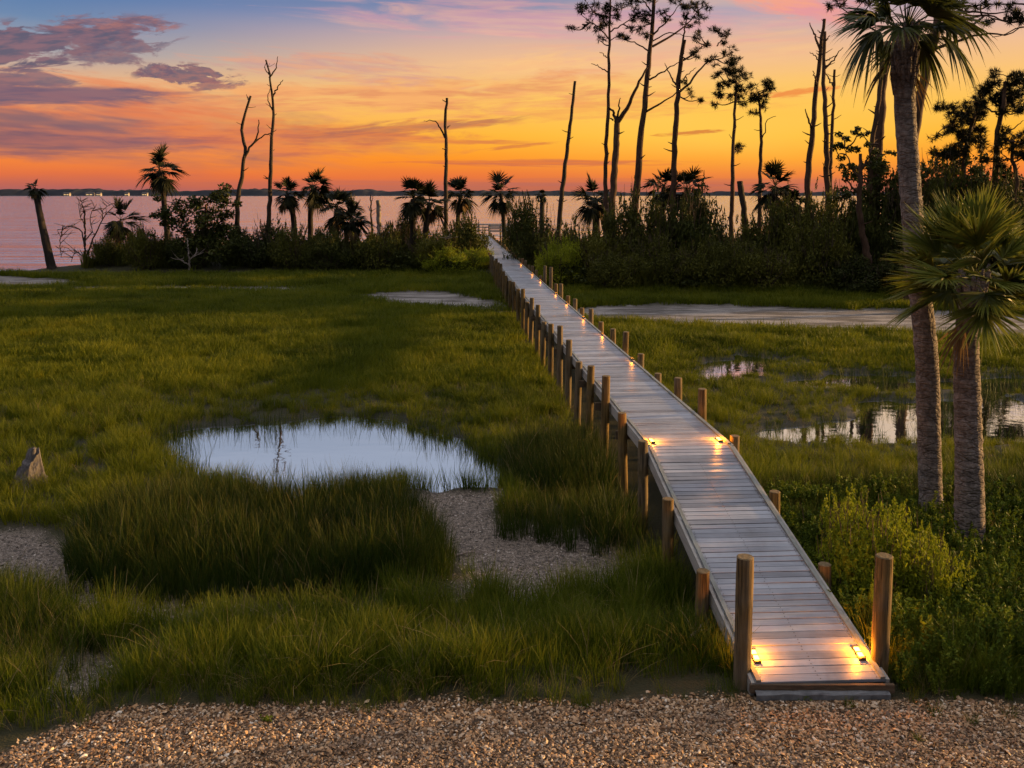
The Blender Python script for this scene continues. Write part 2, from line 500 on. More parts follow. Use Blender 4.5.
BANK = np.array([(-37, 69), (-25, 67), (-10, 66), (-3, 63), (0, 57), (6, 53), (24, 50.5), (44, 49), (90, 40), (120, 60), (70, 84), (0, 86), (-18, 83), (-31, 77)], float)
KNOLL = gp([(-300, 266), (-60, 268), (48, 268), (110, 271), (60, 276), (-300, 275)])


def masks(x, y):
    wob = fbm(x * 1.3, y * 1.3, 3)
    wide = np.maximum(1, y / 22)
    g = sdist(GRAVEL, x, y) + wob * .35
    po = np.minimum.reduce([sdist(POND, x, y) + wob * .5] + [sdist(p, x, y) + wob * 1.1 + 1.7 * np.maximum(fbm(x * .42 + 9, y * .95, 3), -.12) for p in POOLS])
    mu = np.minimum.reduce([sdist(p, x, y) for p in MUD]) + wob * .7
    sa = np.minimum.reduce([sdist(p, x, y) for p in SAND]) + wob * 1.2
    bk = sdist(BANK, x, y) + wob * 2
    ld = sdist(LAND, x, y) + wob * 1.5
    return g, po, mu, sa, bk, ld


def height(x, y):
    x, y = np.asarray(x, float), np.asarray(y, float)
    g, po, mu, sa, bk, ld = masks(x, y)
    z = -.30 + .06 * fbm(x * .5, y * .5) + .02 * fbm(x * 3, y * 3)
    z = z + .28 * smooth(2.8, -.1, g)
    z = z + .02 * fbm(x * 2.2, y * 2.2) * smooth(0, -.4, g)
    right = smooth(5.2, 7.0, x) * smooth(19, 15, y)
    z = z + .12 * right * smooth(0, 1, g)
    z = z + .55 * smooth(1.5, -4, bk)
    z = z - .07 * smooth(.2, -.4, mu) - .05 * smooth(.3, -.5, sa)
    z = np.where(po < 1.2, np.minimum(z, -.30 + .05 * fbm(x, y)), z)
    z = z - .34 * smooth(.35, -.55, po)
    z = z - 1.4 * smooth(-2.5, 4, ld)
    return z


def hz(x, y):
    return float(height(np.array([x]), np.array([y]))[0])


def ground_mat():
    m, n = new_mat('marsh_ground')
    pos = n('ShaderNodeNewGeometry').outputs['Position']
    at = lambda k: n('ShaderNodeAttribute', attribute_name=k).outputs['Fac']
    f1, f2, f3 = n.noise(pos, 1.2, 4), n.noise(pos, 14, 4), n.noise(pos, 55, 3, .7)
    soil = n.mix(f1, (.014, .013, .006), (.035, .034, .012))
    soil = n.mix(n.m('MULTIPLY', f2, .5), soil, (.05, .048, .015))
    vor = n('ShaderNodeTexVoronoi', {'Vector': pos, 'Scale': 30.0, 'Randomness': 1.0})
    shell = n.ramp(n('ShaderNodeSeparateColor', {0: vor.outputs['Color']}).outputs[0], [(0, (.05, .026, .012)), (.45, (.15, .08, .036)), (.75, (.25, .15, .075)), (1, (.42, .33, .24))])
    shell = n.mix(n.smooth(vor.outputs['Distance'], .3, .75), shell, (.06, .04, .025))
    mud = n.mix(n.smooth(f3, .42, .62), (.10, .078, .06), (.33, .275, .225))
    mud = n.mix(n.smooth(f2, .45, .65), mud, (.06, .05, .042))
    sand = n.mix(n.smooth(n.noise(n.scaled(pos, (.35, 1.4, 1)), 1.0, 5, .7), .4, .62), (.10, .088, .078), (.30, .275, .255))
    sand = n.mix(n.m('MULTIPLY', n.smooth(f2, .5, .7), .55), sand, (.05, .046, .03))
    c = n.mix(at('mud'), soil, mud)
    c = n.mix(at('sand'), c, sand)
    c = n.mix(at('gravel'), c, shell)
    wet = at('wet')
    c = n.mix(n.m('MULTIPLY', wet, .8), c, (.012, .012, .009))
    rough = n.m('MULTIPLY_ADD', wet, -.5, .9)
    hgt = n.m('MULTIPLY_ADD', f3, .5, n.m('MULTIPLY', vor.outputs['Distance'], -.6))
    bp = n('ShaderNodeBump', {'Strength': .8, 'Distance': .03, 'Height': hgt})
    s = n('ShaderNodeBsdfPrincipled', {'Base Color': c, 'Roughness': rough, 'Specular IOR Level': .3, 'Normal': bp.outputs[0]})
    finish(n, s.outputs[0])
    return m


def make_ground():
    ys = np.concatenate([np.linspace(-16, 7, 14), 8 + np.cumsum(np.linspace(.10, .75, 260)) - .1])
    ys = ys[ys < 112]
    t = np.linspace(-1, 1, 321)
    X = t[None, :] * (.86 * np.maximum(ys, 8)[:, None] + 8)
    Y = np.broadcast_to(ys[:, None], X.shape)
    g, po, mu, sa, bk, ld = masks(X, Y)
    Z = height(X, Y)
    v = np.stack([X, Y, Z], -1).reshape(-1, 3)
    r, c = X.shape
    i, j = np.meshgrid(np.arange(r - 1), np.arange(c - 1), indexing='ij')
    f = np.stack([i * c + j, i * c + j + 1, (i + 1) * c + j + 1, (i + 1) * c + j], -1).reshape(-1, 4)
    b = MB(); b.add(v, f, sm=True)
    o = b.build('ground', ground_mat())
    for k, a in (('gravel', smooth(.15, -.1, g)), ('mud', smooth(.15, -.3, mu)), ('sand', smooth(.4, -.4, sa)), ('wet', smooth(.5, 0, po))):
        at = o.data.attributes.new(k, 'FLOAT', 'POINT')
        at.data.foreach_set('value', a.ravel().astype(np.float32))
    tag(o, 'dark marsh ground of mud, pale sand and tan shell gravel', 'ground', kind='structure')


make_ground()


def water_mat(name, refl, bump, scale, rough, deep, sc=(1, 1, 1), mixf=.9):
    m, n = new_mat(name)
    pos = n('ShaderNodeNewGeometry').outputs['Position']
    v = n.scaled(pos, sc)
    h = n.m('ADD', n.noise(v, scale, 4, .55), n.m('MULTIPLY', n.noise(v, scale * .17, 3), 1.6))
    bp = n('ShaderNodeBump', {'Strength': 1.0, 'Distance': bump, 'Height': n.m('MULTIPLY', h, n.m('MULTIPLY_ADD', n.smooth(n.noise(n.scaled(v, (.05, .22, 1)), 1.0, 4, .6), .35, .65), 1.5, .25))})
    gl = n('ShaderNodeBsdfGlossy', {'Color': (refl[0], refl[1], refl[2], 1), 'Roughness': rough, 'Normal': bp.outputs[0]})
    df = n('ShaderNodeBsdfDiffuse', {'Color': deep + (1,)})
    s = n('ShaderNodeMixShader', {0: mixf, 1: df.outputs[0], 2: gl.outputs[0]})
    finish(n, s.outputs[0])
    return m


M['pond'] = water_mat('pond_water', (.92, .95, 1.0), .0025, 2.2, .02, (.02, .022, .018))
M['sea'] = water_mat('sea_water', (.95, .97, 1.0), .075, .9, .115, (.10, .135, .19), (.35, 1, 1), .84)
b = MB(); xs = np.linspace(-1, 1, 25)
b.quads([[(-30000, 56, -.55), (30000, 56, -.55), (30000, 40000, -.55), (-30000, 40000, -.55)]])
tag(b.build('sea', M['sea']), 'calm bay water reflecting orange and blue dusk sky', 'sea', kind='structure')
pool_count = []
for nm, pts, lb in (('pond', [POND], 'smooth grey blue pond in the grass left of the boardwalk'), ('marsh_pool', [np.array([(4.6, 18.2, 0), (60, 18.2, 0), (60, 37, 0), (4.6, 37, 0)])], 'broken bright pools threaded with grass right of the boardwalk, behind the right palms')):
    b = MB()
    for p in pts:
        c = p[:, :2].mean(0)
        q = c + (p[:, :2] - c) * 1.06 + np.sign(p[:, :2] - c) * .9
        lv = -.42 - .004 * len(pool_count); pool_count.append(1)
        q = np.c_[q, np.full(len(q), lv)]
        k = len(q)
        b.add(np.vstack([q, [c[0], c[1], -.42]]), [[i, (i + 1) % k, k] for i in range(k)])
    tag(b.build(nm, M['pond']), lb, 'pond' if nm == 'pond' else 'pool', kind='structure')

# far shore: a low wooded spit some three kilometres off with a few lit houses
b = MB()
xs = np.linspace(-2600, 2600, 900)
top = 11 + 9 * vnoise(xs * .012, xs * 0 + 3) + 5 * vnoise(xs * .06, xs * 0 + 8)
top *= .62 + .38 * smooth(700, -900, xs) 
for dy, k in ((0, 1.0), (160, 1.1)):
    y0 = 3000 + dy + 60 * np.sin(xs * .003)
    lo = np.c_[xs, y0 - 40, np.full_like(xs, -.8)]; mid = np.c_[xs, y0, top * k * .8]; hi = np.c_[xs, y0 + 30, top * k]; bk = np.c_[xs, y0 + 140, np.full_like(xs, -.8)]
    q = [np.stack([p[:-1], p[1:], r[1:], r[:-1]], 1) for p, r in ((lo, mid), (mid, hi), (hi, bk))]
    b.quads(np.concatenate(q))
m, n = new_mat('far_woods_hazed')
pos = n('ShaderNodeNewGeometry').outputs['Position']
s_ = n('ShaderNodeBsdfDiffuse', {'Color': n.mix(n.noise(pos, .03, 4), (.026, .030, .036), (.06, .062, .07))})  # bluish tint puts distance haze into the base colour of the woods
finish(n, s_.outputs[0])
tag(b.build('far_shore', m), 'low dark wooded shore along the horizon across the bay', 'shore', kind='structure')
mh = plain('pale_house_wall', (.32, .28, .25)); mr = plain('house_roof', (.08, .07, .07))
ml = plain('lit_window', (.9, .6, .3), emit=(1, .62, .25), es=.4)
for px, w, lb in ((67, 20, 'tiny dark house with a faint lit front, first in from the left on far shore'), (90, 26, 'widest brightly lit building on the far shore'), (99, 14, 'small lit house just right of the widest lit building on far shore'),
                  (127, 12, 'little lit boathouse low by the water on far shore'), (145, 17, 'bright lit house on far shore, nearest the tall palm')):
    p = W(px, 194, 2930); e = empty('waterfront_house', (p[0], 2930, -.6), lb, 'house', 'lit houses on the far shore')
    h = 8.0
    b = MB(); b.box((0, 0, h / 2), (w, 12, h)); b.build('wall', mh, e)
    b = MB(); b.add([(-w / 2 - 1, -7, h + .02), (w / 2 + 1, -7, h + .02), (w / 2 + 1, 7, h + .02), (-w / 2 - 1, 7, h + .02), (-w / 2, 0, h + 4), (w / 2, 0, h + 4)], [[0, 1, 5, 4], [2, 3, 4, 5]])
    b.add([(-w / 2 - 1, -7, h + .02), (-w / 2 - 1, 7, h + .02), (-w / 2, 0, h + 4), (w / 2 + 1, -7, h + .02), (w / 2 + 1, 7, h + .02), (w / 2, 0, h + 4)], [[1, 0, 2], [3, 4, 5]])
    b.build('roof', mr, e)
    for k in range(2):
        b = MB(); b.box((-w * .22 + k * w * .44, -6.1, 4.2), (w * .3, .3, 2.6)); b.build('window', ml, e)

# ------------------------------------------------------------------ grasses and shell gravel
def tuft_mesh(name, mat, n, h, spread, lean, w, levels=4, hv=.35, curl=1.8, seed=0):
    r = np.random.default_rng(seed)
    a = r.random(n) * 2 * PI
    rad = spread * np.sqrt(r.random(n))
    base = np.c_[np.cos(a) * rad, np.sin(a) * rad, np.full(n, -.02)]
    la = a + r.normal(0, .9, n)
    hh = h * (1 - hv * r.random(n))
    lm = lean * hh * (.3 + r.random(n))
    d = np.c_[np.cos(la), np.sin(la), np.zeros(n)]
    sa = la + PI / 2 + r.normal(0, .7, n)
    s = np.c_[np.cos(sa), np.sin(sa), np.zeros(n)]
    u = np.linspace(0, 1, levels)
    P = base[:, None] + d[:, None] * (lm[:, None] * u ** curl)[..., None]
    P[:, :, 2] += hh[:, None] * (u - .18 * (lm / hh)[:, None] * u ** 3)
    wd = (w * (.7 + .6 * r.random(n)))[:, None] * np.maximum(1 - u, .06) ** .6
    L, R = P - s[:, None] * wd[..., None] / 2, P + s[:, None] * wd[..., None] / 2
    v = np.stack([L, R], 2).reshape(-1, 3)
    i, j = np.meshgrid(np.arange(n), np.arange(levels - 1), indexing='ij')
    q = (i * levels + j) * 2
    f = np.stack([q, q + 1, q + 3, q + 2], -1).reshape(-1, 4)
    b = MB(); b.add(v, f, h=np.repeat(np.broadcast_to(u, (n, levels)).ravel(), 2) + 1e-5, sm=True)
    me = b.mesh(name); me.materials.append(mat)
    return me


def scatter(name, pts, idx, scl, sources, label, cat, tilt=.12, flat=False):
    """one object that spreads many copies of its small source meshes"""
    k = len(pts)
    me = bpy.data.meshes.new(name)
    me.vertices.add(k)
    me.vertices.foreach_set('co', np.asarray(pts, float).ravel())
    rot = np.c_[rng.normal(0, tilt, k), rng.normal(0, tilt, k), rng.random(k) * 2 * PI]
    for nm, ty, da in (('pick', 'INT', np.asarray(idx, np.int32)), ('turn', 'FLOAT_VECTOR', rot.astype(np.float32)), ('size', 'FLOAT_VECTOR', np.asarray(scl, np.float32))):
        at = me.attributes.new(nm, ty, 'POINT')
        at.data.foreach_set('vector' if ty == 'FLOAT_VECTOR' else 'value', da.ravel())
    col = bpy.data.collections.new(name + '_sources')
    for i, sm in enumerate(sources):
        so_ = bpy.data.objects.new(f'{name}_{chr(97 + i)}', sm); col.objects.link(so_)
    ng = bpy.data.node_groups.new(name, 'GeometryNodeTree')
    ng.interface.new_socket('Geometry', in_out='INPUT', socket_type='NodeSocketGeometry')
    ng.interface.new_socket('Geometry', in_out='OUTPUT', socket_type='NodeSocketGeometry')
    n = NT(ng)
    gi = n('NodeGroupInput'); go = n('NodeGroupOutput')
    ci = n('GeometryNodeCollectionInfo', {'Collection': col, 'Separate Children': True, 'Reset Children': True})
    def attr(nm, ty):
        a = n('GeometryNodeInputNamedAttribute', {'Name': nm}, data_type=ty)
        return [o for o in a.outputs if o.enabled and o.name == 'Attribute'][0]
    mp = n('GeometryNodeMeshToPoints', {'Mesh': gi.outputs[0]})
    ip = n('GeometryNodeInstanceOnPoints', {'Points': mp.outputs[0], 'Instance': ci.outputs[0], 'Pick Instance': True, 'Instance Index': attr('pick', 'INT'), 'Rotation': attr('turn', 'FLOAT_VECTOR'), 'Scale': attr('size', 'FLOAT_VECTOR')})
    ng.links.new(ip.outputs[0], go.inputs[0])
    o = bpy.data.objects.new(name, me); C.objects.link(o)
    md = o.modifiers.new('spread', 'NODES'); md.node_group = ng
    tag(o, label, cat, kind='stuff')
    return o


def spread(x0, x1, y0, y1, per, fan=None):
    """random points in a box, or in a fan that widens with distance"""
    k = int((x1 - x0) * (y1 - y0) * per)
    x, y = rng.uniform(x0, x1, k), rng.uniform(y0, y1, k)
    keep = np.abs(x) < .62 * y + 4.0
    return x[keep], y[keep]


DECK_A, DECK_B, DECK_C = np.array([3.50, 11.55]), np.array([3.21, 15.68]), np.array([-3.25, 98.0])
# ------------------------------------------------------------------ grass fields
A3, B3, C3 = G(821, 681, .13), G(690, 446, 1.15), G(482, 236, 1.15)
HALF = .75


def walk_line(Y):
    """centre and height of the boardwalk at ground distance Y"""
    if Y < B3[1]:
        t = (Y - A3[1]) / (B3[1] - A3[1]); return A3 + (B3 - A3) * t
    t = (Y - B3[1]) / (C3[1] - B3[1]); return B3 + (C3 - B3) * t


def walk_off(x, y):
    cx = np.where(y < B3[1], A3[0] + (y - A3[1]) * (B3[0] - A3[0]) / (B3[1] - A3[1]), B3[0] + (y - B3[1]) * (C3[0] - B3[0]) / (C3[1] - B3[1]))
    return x - cx


RUSH = [gp(p) for p in (
    [(62, 592), (60, 560), (75, 535), (110, 520), (170, 508), (260, 514), (330, 512), (395, 506), (425, 520), (448, 548), (462, 572), (430, 588), (300, 603), (180, 606), (90, 600)],
    [(150, 500), (175, 492), (270, 503), (345, 501), (415, 498), (420, 512), (330, 516), (180, 512)],
    [(486, 530), (500, 516), (560, 512), (640, 520), (665, 545), (655, 560), (610, 556), (550, 545)],
    [(505, 478), (500, 458), (530, 448), (600, 452), (640, 470), (655, 500), (610, 512), (540, 508)],
    [(735, 540), (735, 500), (790, 490), (900, 490), (1100, 490), (1300, 492), (1300, 545), (1050, 540), (880, 545), (800, 560)],
    [(-140, 690), (-140, 598), (-40, 596), (30, 606), (70, 630), (112, 660), (100, 675), (40, 700), (-20, 735), (-140, 760)])]


def fields():
    near_m = [tuft_mesh('tuft', M['straw'] if s == 3 else M['meadow'], 14 if s == 3 else 36, .40, .16, .75 if s == 3 else .5, .011, 4, seed=s) for s in range(4)]
    far_m = [tuft_mesh('tuft', M['meadow'], 34, .38, .30, .45, .022, 3, seed=10 + s) for s in range(4)]
    # short meadow grass
    x, y = spread(-46, 58, 12, 66, 22)
    g, po, mu, sa, bk, ld = masks(x, y)
    rs = np.minimum.reduce([sdist(p, x, y) for p in RUSH])
    off = walk_off(x, y)
    clump = fbm(x * .9, y * .9, 3)
    keep = (g > 1.5) & (po > -.25 + .8 * np.maximum(clump, -.1)) & (mu > .15 + .8 * clump) & (sa > .1 + 1.5 * clump) & (ld < -1.0) & (bk > -1.5) & (rs > -.1)
    keep &= (np.abs(off) > 1.0) | (y < 0)
    keep &= rng.random(len(x)) < np.clip(1.15 - y / 75, .35, 1)
    keep &= (y > 17.2) | ((x < -6.2) & (y > 15))
    x, y, clump, po = x[keep], y[keep], clump[keep], po[keep]
    z = np.maximum(height(x, y), -.5)
    sc = .75 + .5 * rng.random(len(x)) + 1.0 * clump + .6 * fbm(x * .25, y * .25)
    rp = np.minimum.reduce([sdist(p, x, y) for p in POOLS])
    sc = np.where((x > 3) & (rp < 2.2), sc * (.5 + .22 * np.clip(rp, 0, 2)), sc)
    sc = np.clip(sc, .35, 1.8)
    idx = np.where(y < 27, np.where(rng.random(len(x)) < .06, 3, rng.integers(0, 3, len(x))), 4 + rng.integers(0, 4, len(x)))
    wide = np.where(y < 27, 1.0, 1 + (y - 27) / 60)
    scatter('marsh_grass', np.c_[x, y, z], idx, np.c_[sc * wide, sc * wide, sc], near_m + far_m, 'low yellow green marsh grass covering the flat behind and beside the ponds', 'grass')
    # sparse blades standing in the shallow water
    x, y = spread(-12, 30, 15, 34, 40)
    g, po, mu, sa, bk, ld = masks(x, y)
    edge = np.exp(-((po + .35) / .45) ** 2)
    right_pool = x > 5
    back = sdist(POND, x, y) < 0
    pr = np.where(right_pool, .30 * edge + .10 * (fbm(x * .8, y * .8) > .05), .50 * edge * (y > 20.5) + .22 * edge)
    keep = (po < .1) & (rng.random(len(x)) < pr) & (np.abs(walk_off(x, y)) > 1)
    x, y = x[keep], y[keep]
    reed = [tuft_mesh('reed', M['rush'], 6, .62, .16, .25, .010, 4, seed=70 + s) for s in range(4)]
    sc = .5 + .6 * rng.random(len(x))
    scatter('pond_reeds', np.c_[x, y, np.full(len(x), -.45)], rng.integers(0, 4, len(x)), np.c_[sc, sc, sc], reed, 'thin sparse reeds standing in the shallow pond margins', 'reeds')
    # tall dark rush beds
    x, y = spread(-23, 27, 9.0, 25, 60)
    g, po, mu, sa, bk, ld = masks(x, y)
    rs = np.stack([sdist(p, x, y) for p in RUSH])
    r0 = rs.min(0) + .35 * fbm(x * 1.5, y * 1.5)
    which = rs.argmin(0)
    off = walk_off(x, y)
    keep = (r0 < .0) & (g > .15) & (po > -.1) & (np.abs(off) > np.where(off > 0, 1.05, .95)) & (rng.random(len(x)) < np.where(which == 5, .4, .6))
    x, y, r0, which = x[keep], y[keep], r0[keep], which[keep]
    h = np.array([1.0, .85, .95, 1.05, .72, .75])[which]
    sc = h * (.66 + .5 * rng.random(len(x)) + .5 * fbm(x * 1.7, y * 1.7, 3)) * (.6 + .4 * smooth(0, -.5, r0))
    rush_m = [tuft_mesh('rush', M['straw'] if s == 4 else M['rush'], 7 if s == 4 else 30, 1.0 if s < 4 else .9, .16, .32 if s < 4 else .7, .0115, 5, seed=30 + s) for s in range(5)]
    scatter('needle_rush', np.c_[x, y, height(x, y)], np.where((rng.random(len(x)) < .10) | ((which == 5) & (rng.random(len(x)) < .35)), 4, rng.integers(0, 4, len(x))), np.c_[sc * .9, sc * .9, sc], rush_m, 'tall dark needle rush in dense beds around the pond and boardwalk', 'rushes')
    # bright fine grass in the foreground
    x, y = spread(-15, 17, 9.0, 18.2, 75)
    g, po, mu, sa, bk, ld = masks(x, y)
    rs = np.minimum.reduce([sdist(p, x, y) for p in RUSH[:5]])
    off = walk_off(x, y)
    clump = fbm(x * 1.1, y * 1.1)
    keep = (g > -.06 + .25 * np.maximum(clump, 0)) & (mu > .05 + .9 * clump) & (po > .0) & (rs > .05) & (np.abs(off) > .82)
    keep &= rng.random(len(x)) < np.clip(.75 + 2 * clump, .3, 1) * np.where(off > 0, .5, 1) * smooth(-.3, .3, g + .15)
    keep &= ~((x < -6.2) & (y > 15))
    x, y, clump, g = x[keep], y[keep], clump[keep], g[keep]
    sc = (.7 + .5 * rng.random(len(x)) + .8 * clump) * (.45 + .55 * smooth(0, .7, g))
    sh = [tuft_mesh('blade', M['straw'] if s == 4 else M['shore'], 9 if s == 4 else 30, .52, .16, .42 if s < 4 else .9, .0095, 5, seed=50 + s) for s in range(5)]
    scatter('shore_grass', np.c_[x, y, height(x, y)], np.where(rng.random(len(x)) < np.where(g < .5, .3, .08), 4, rng.integers(0, 4, len(x))), np.c_[sc, sc, sc], sh, 'bright green ankle high grass between the gravel and the rush beds', 'grass')
    # shells and chips of the gravel strip
    def flake(s, thick):
        r = np.random.default_rng(s); k = 7
        th = np.sort(r.random(k)) * .5 + np.arange(k) * 2 * PI / k
        ra = .5 + .5 * r.random(k)
        rim = np.c_[np.cos(th) * ra, np.sin(th) * ra * (.45 + .4 * r.random()), r.normal(0, .06, k)]
        mid = rim * [.55, .55, 1] + [0, 0, thick]
        b = MB(); v = np.vstack([rim, mid, [[0, 0, thick * 1.25]]])
        f = [[i, (i + 1) % k, k + (i + 1) % k, k + i] for i in range(k)]
        b.add(v, f); b.add(v[k:], [[i, (i + 1) % k, k] for i in range(k)])
        me = b.mesh('shell'); me.materials.append(M['shell'])
        return me
    m, n = new_mat('shell_chips')
    oi = n('ShaderNodeObjectInfo').outputs['Random']
    pos = n('ShaderNodeNewGeometry').outputs['Position']
    c = n.ramp(oi, [(0, (.08, .04, .016)), (.2, (.23, .118, .048)), (.45, (.41, .23, .10)), (.7, (.53, .325, .165)), (.9, (.60, .43, .27)), (1, (.80, .71, .58))])
    c = n.mix(n.smooth(n.noise(pos, 1.1, 4), .38, .66), c, n.mix(.5, c, (.15, .11, .08)))
    s_ = n('ShaderNodeBsdfPrincipled', {'Base Color': c, 'Roughness': .5, 'Specular IOR Level': .4})
    finish(n, s_.outputs[0]); M['shell'] = m
    m, n = new_mat('mud_shells')
    oi = n('ShaderNodeObjectInfo').outputs['Random']
    c = n.ramp(oi, [(0, (.06, .048, .036)), (.5, (.20, .16, .125)), (.85, (.38, .32, .27)), (1, (.58, .53, .47))])
    s_ = n('ShaderNodeBsdfPrincipled', {'Base Color': c, 'Roughness': .6})
    finish(n, s_.outputs[0])
    src = [flake(s, .12 + .1 * (s % 3)) for s in range(8)]
    x, y = spread(-11, 12, 7.3, 10.9, 1900)
    g = masks(x, y)[0]
    keep = (g < .05 * rng.standard_normal(len(x)) + .02) & (y < 12)
    keep &= ~((np.abs(walk_off(x, y)) < .82) & (y > A3[1] - .15))
    x, y = x[keep], y[keep]
    sc = .012 + .022 * rng.random(len(x)) ** 1.5 + .035 * (rng.random(len(x)) < .07) * rng.random(len(x))
    scatter('shell_gravel', np.c_[x, y, height(x, y) + .004], rng.integers(0, 8, len(x)), np.c_[sc, sc, sc], src, 'tan and white broken shell gravel strip across the front', 'gravel', tilt=.55)
    for me in src: pass
    src2 = []
    for s in range(5):
        me = src[s].copy(); me.materials.clear(); me.materials.append(m); src2.append(me)
    x, y = spread(-11, 6, 9.2, 19, 420)
    mm = masks(x, y)
    keep = (mm[2] < .1 * rng.standard_normal(len(x))) & (mm[1] > .1)
    x, y = x[keep], y[keep]
    sc = .010 + .026 * rng.random(len(x)) ** 3
    scatter('mud_debris', np.c_[x, y, height(x, y) + .004], rng.integers(0, 5, len(x)), np.c_[sc * 1.2, sc, sc], src2, 'grey shell bits and plant litter on the bare mud patches', 'debris', tilt=.5)


fields()

# ------------------------------------------------------------------ the boardwalk
def deck_mats():
    m, n = new_mat('weathered_deck_board')
    geo = n('ShaderNodeNewGeometry'); pos = geo.outputs['Position']
    grain = n.noise(n.scaled(pos, (1.6, 60, 20)), 1.0, 5, .65)
    blot = n.noise(pos, 1.6, 4, .6)
    x = n.m('MULTIPLY_ADD', geo.outputs['Random Per Island'], .40, n.m('MULTIPLY', grain, .6))
    x = n.m('ADD', x, n.m('MULTIPLY', n.m('SUBTRACT', blot, .5), .55), clamp=True)
    c = n.ramp(x, [(.12, (.075, .076, .082)), (.42, (.20, .21, .235)), (.75, (.36, .375, .41)), (1, (.50, .515, .55))])
    c = n.mix(n.m('MULTIPLY', n.smooth(n.noise(n.scaled(pos, (1, .5, 1)), 1.1, 5, .65), .52, .74), .45), c, (.085, .076, .066))
    bp = n('ShaderNodeBump', {'Strength': .5, 'Distance': .006, 'Height': grain})
    r = n.m('MULTIPLY_ADD', blot, .4, .16)
    s = n('ShaderNodeBsdfPrincipled', {'Base Color': c, 'Roughness': r, 'Specular IOR Level': .6, 'Normal': bp.outputs[0]})
    finish(n, s.outputs[0])
    M['deck'] = m
    M['fascia'] = bark_mat('pale_fascia_board', [(.20, .185, .165), (.33, .31, .28), (.44, .42, .38)], (1, 1, 14), .3, .7)
    M['curb'] = bark_mat('edge_strip', [(.12, .13, .12), (.21, .22, .20), (.30, .31, .29)], (8, 2, 8), .3, .6)
    M['dark_wood'] = bark_mat('dark_joist_wood', [(.05, .035, .022), (.10, .07, .045), (.15, .11, .07)], (2, 8, 8))
    M['post'] = bark_mat('treated_round_post', [(.06, .038, .011), (.145, .09, .030), (.235, .15, .055)], (9, 9, .8), .7, .75)
    m, n = new_mat('weathered_round_post')
    tc = n('ShaderNodeTexCoord').outputs['Object']; oi = n('ShaderNodeObjectInfo').outputs['Random']
    st = n.noise(n.scaled(tc, (11, 11, .7)), 2.0, 5, .65); bl = n.noise(tc, 2.3, 4)
    c = n.ramp(st, [(.3, (.05, .03, .010)), (.5, (.15, .095, .032)), (.72, (.25, .16, .06))])
    c = n.mix(n.m('MULTIPLY', n.smooth(n.m('MULTIPLY_ADD', oi, .35, bl), .5, .85), .4), c, n.mix(st, (.06, .055, .05), (.24, .22, .195)))
    c = n.mix(n.m('MULTIPLY', n.smooth(n.noise(n.scaled(tc, (4, 4, 1.2)), 2.0, 4), .55, .7), .6), c, (.045, .042, .018))
    crk = n.smooth(n.noise(n.scaled(tc, (16, 16, .45)), 2.0, 2), .60, .66)
    c = n.mix(n.m('MULTIPLY', crk, .75), c, (.018, .012, .006))
    bp = n('ShaderNodeBump', {'Strength': .8, 'Distance': .015, 'Height': n.m('SUBTRACT', st, n.m('MULTIPLY', crk, .8))})
    s = n('ShaderNodeBsdfPrincipled', {'Base Color': c, 'Roughness': .8, 'Specular IOR Level': .25, 'Normal': bp.outputs[0]})
    finish(n, s.outputs[0]); M['post'] = m
    M['post_top'] = bark_mat('post_end_grain', [(.09, .065, .03), (.16, .115, .06), (.23, .17, .10)], (12, 12, 12), .6)
    m, n = new_mat('concrete_pad')
    tc = n('ShaderNodeTexCoord').outputs['Object']
    f = n.noise(tc, 7, 6, .7)
    bp = n('ShaderNodeBump', {'Strength': .5, 'Distance': .01, 'Height': f})
    s = n('ShaderNodeBsdfPrincipled', {'Base Color': n.ramp(f, [(.3, (.07, .073, .078)), (.7, (.19, .195, .205))]), 'Roughness': .85, 'Normal': bp.outputs[0]})
    finish(n, s.outputs[0]); M['concrete'] = m
    m, n = new_mat('lamp_lens')
    e = n('ShaderNodeEmission', {'Color': (1, .50, .10, 1), 'Strength': 4.5})
    finish(n, e.outputs[0]); M['lens'] = m
    m, n = new_mat('dim_lamp_lens')
    e = n('ShaderNodeEmission', {'Color': (1, .40, .06, 1), 'Strength': .3})
    finish(n, e.outputs[0]); M['lens_dim'] = m
    M['lamp_metal'] = plain('lamp_housing', (.10, .09, .08), .45, .8)


deck_mats()
root = empty('boardwalk', (A3[0], A3[1], 0), 'long grey plank boardwalk on round posts, crossing the marsh to the bay', 'boardwalk')
BO = np.array([A3[0], A3[1], 0])


def seg_frames(step):
    """stations along the deck: point, forward unit vector"""
    out = []
    for P, Q in ((A3, B3), (B3, C3)):
        L = np.linalg.norm(Q - P); k = int(L / step)
        d = (Q - P) / L
        for i in range(k):
            out.append((P + d * (i + .5) * L / k, d, L / k))
    return out


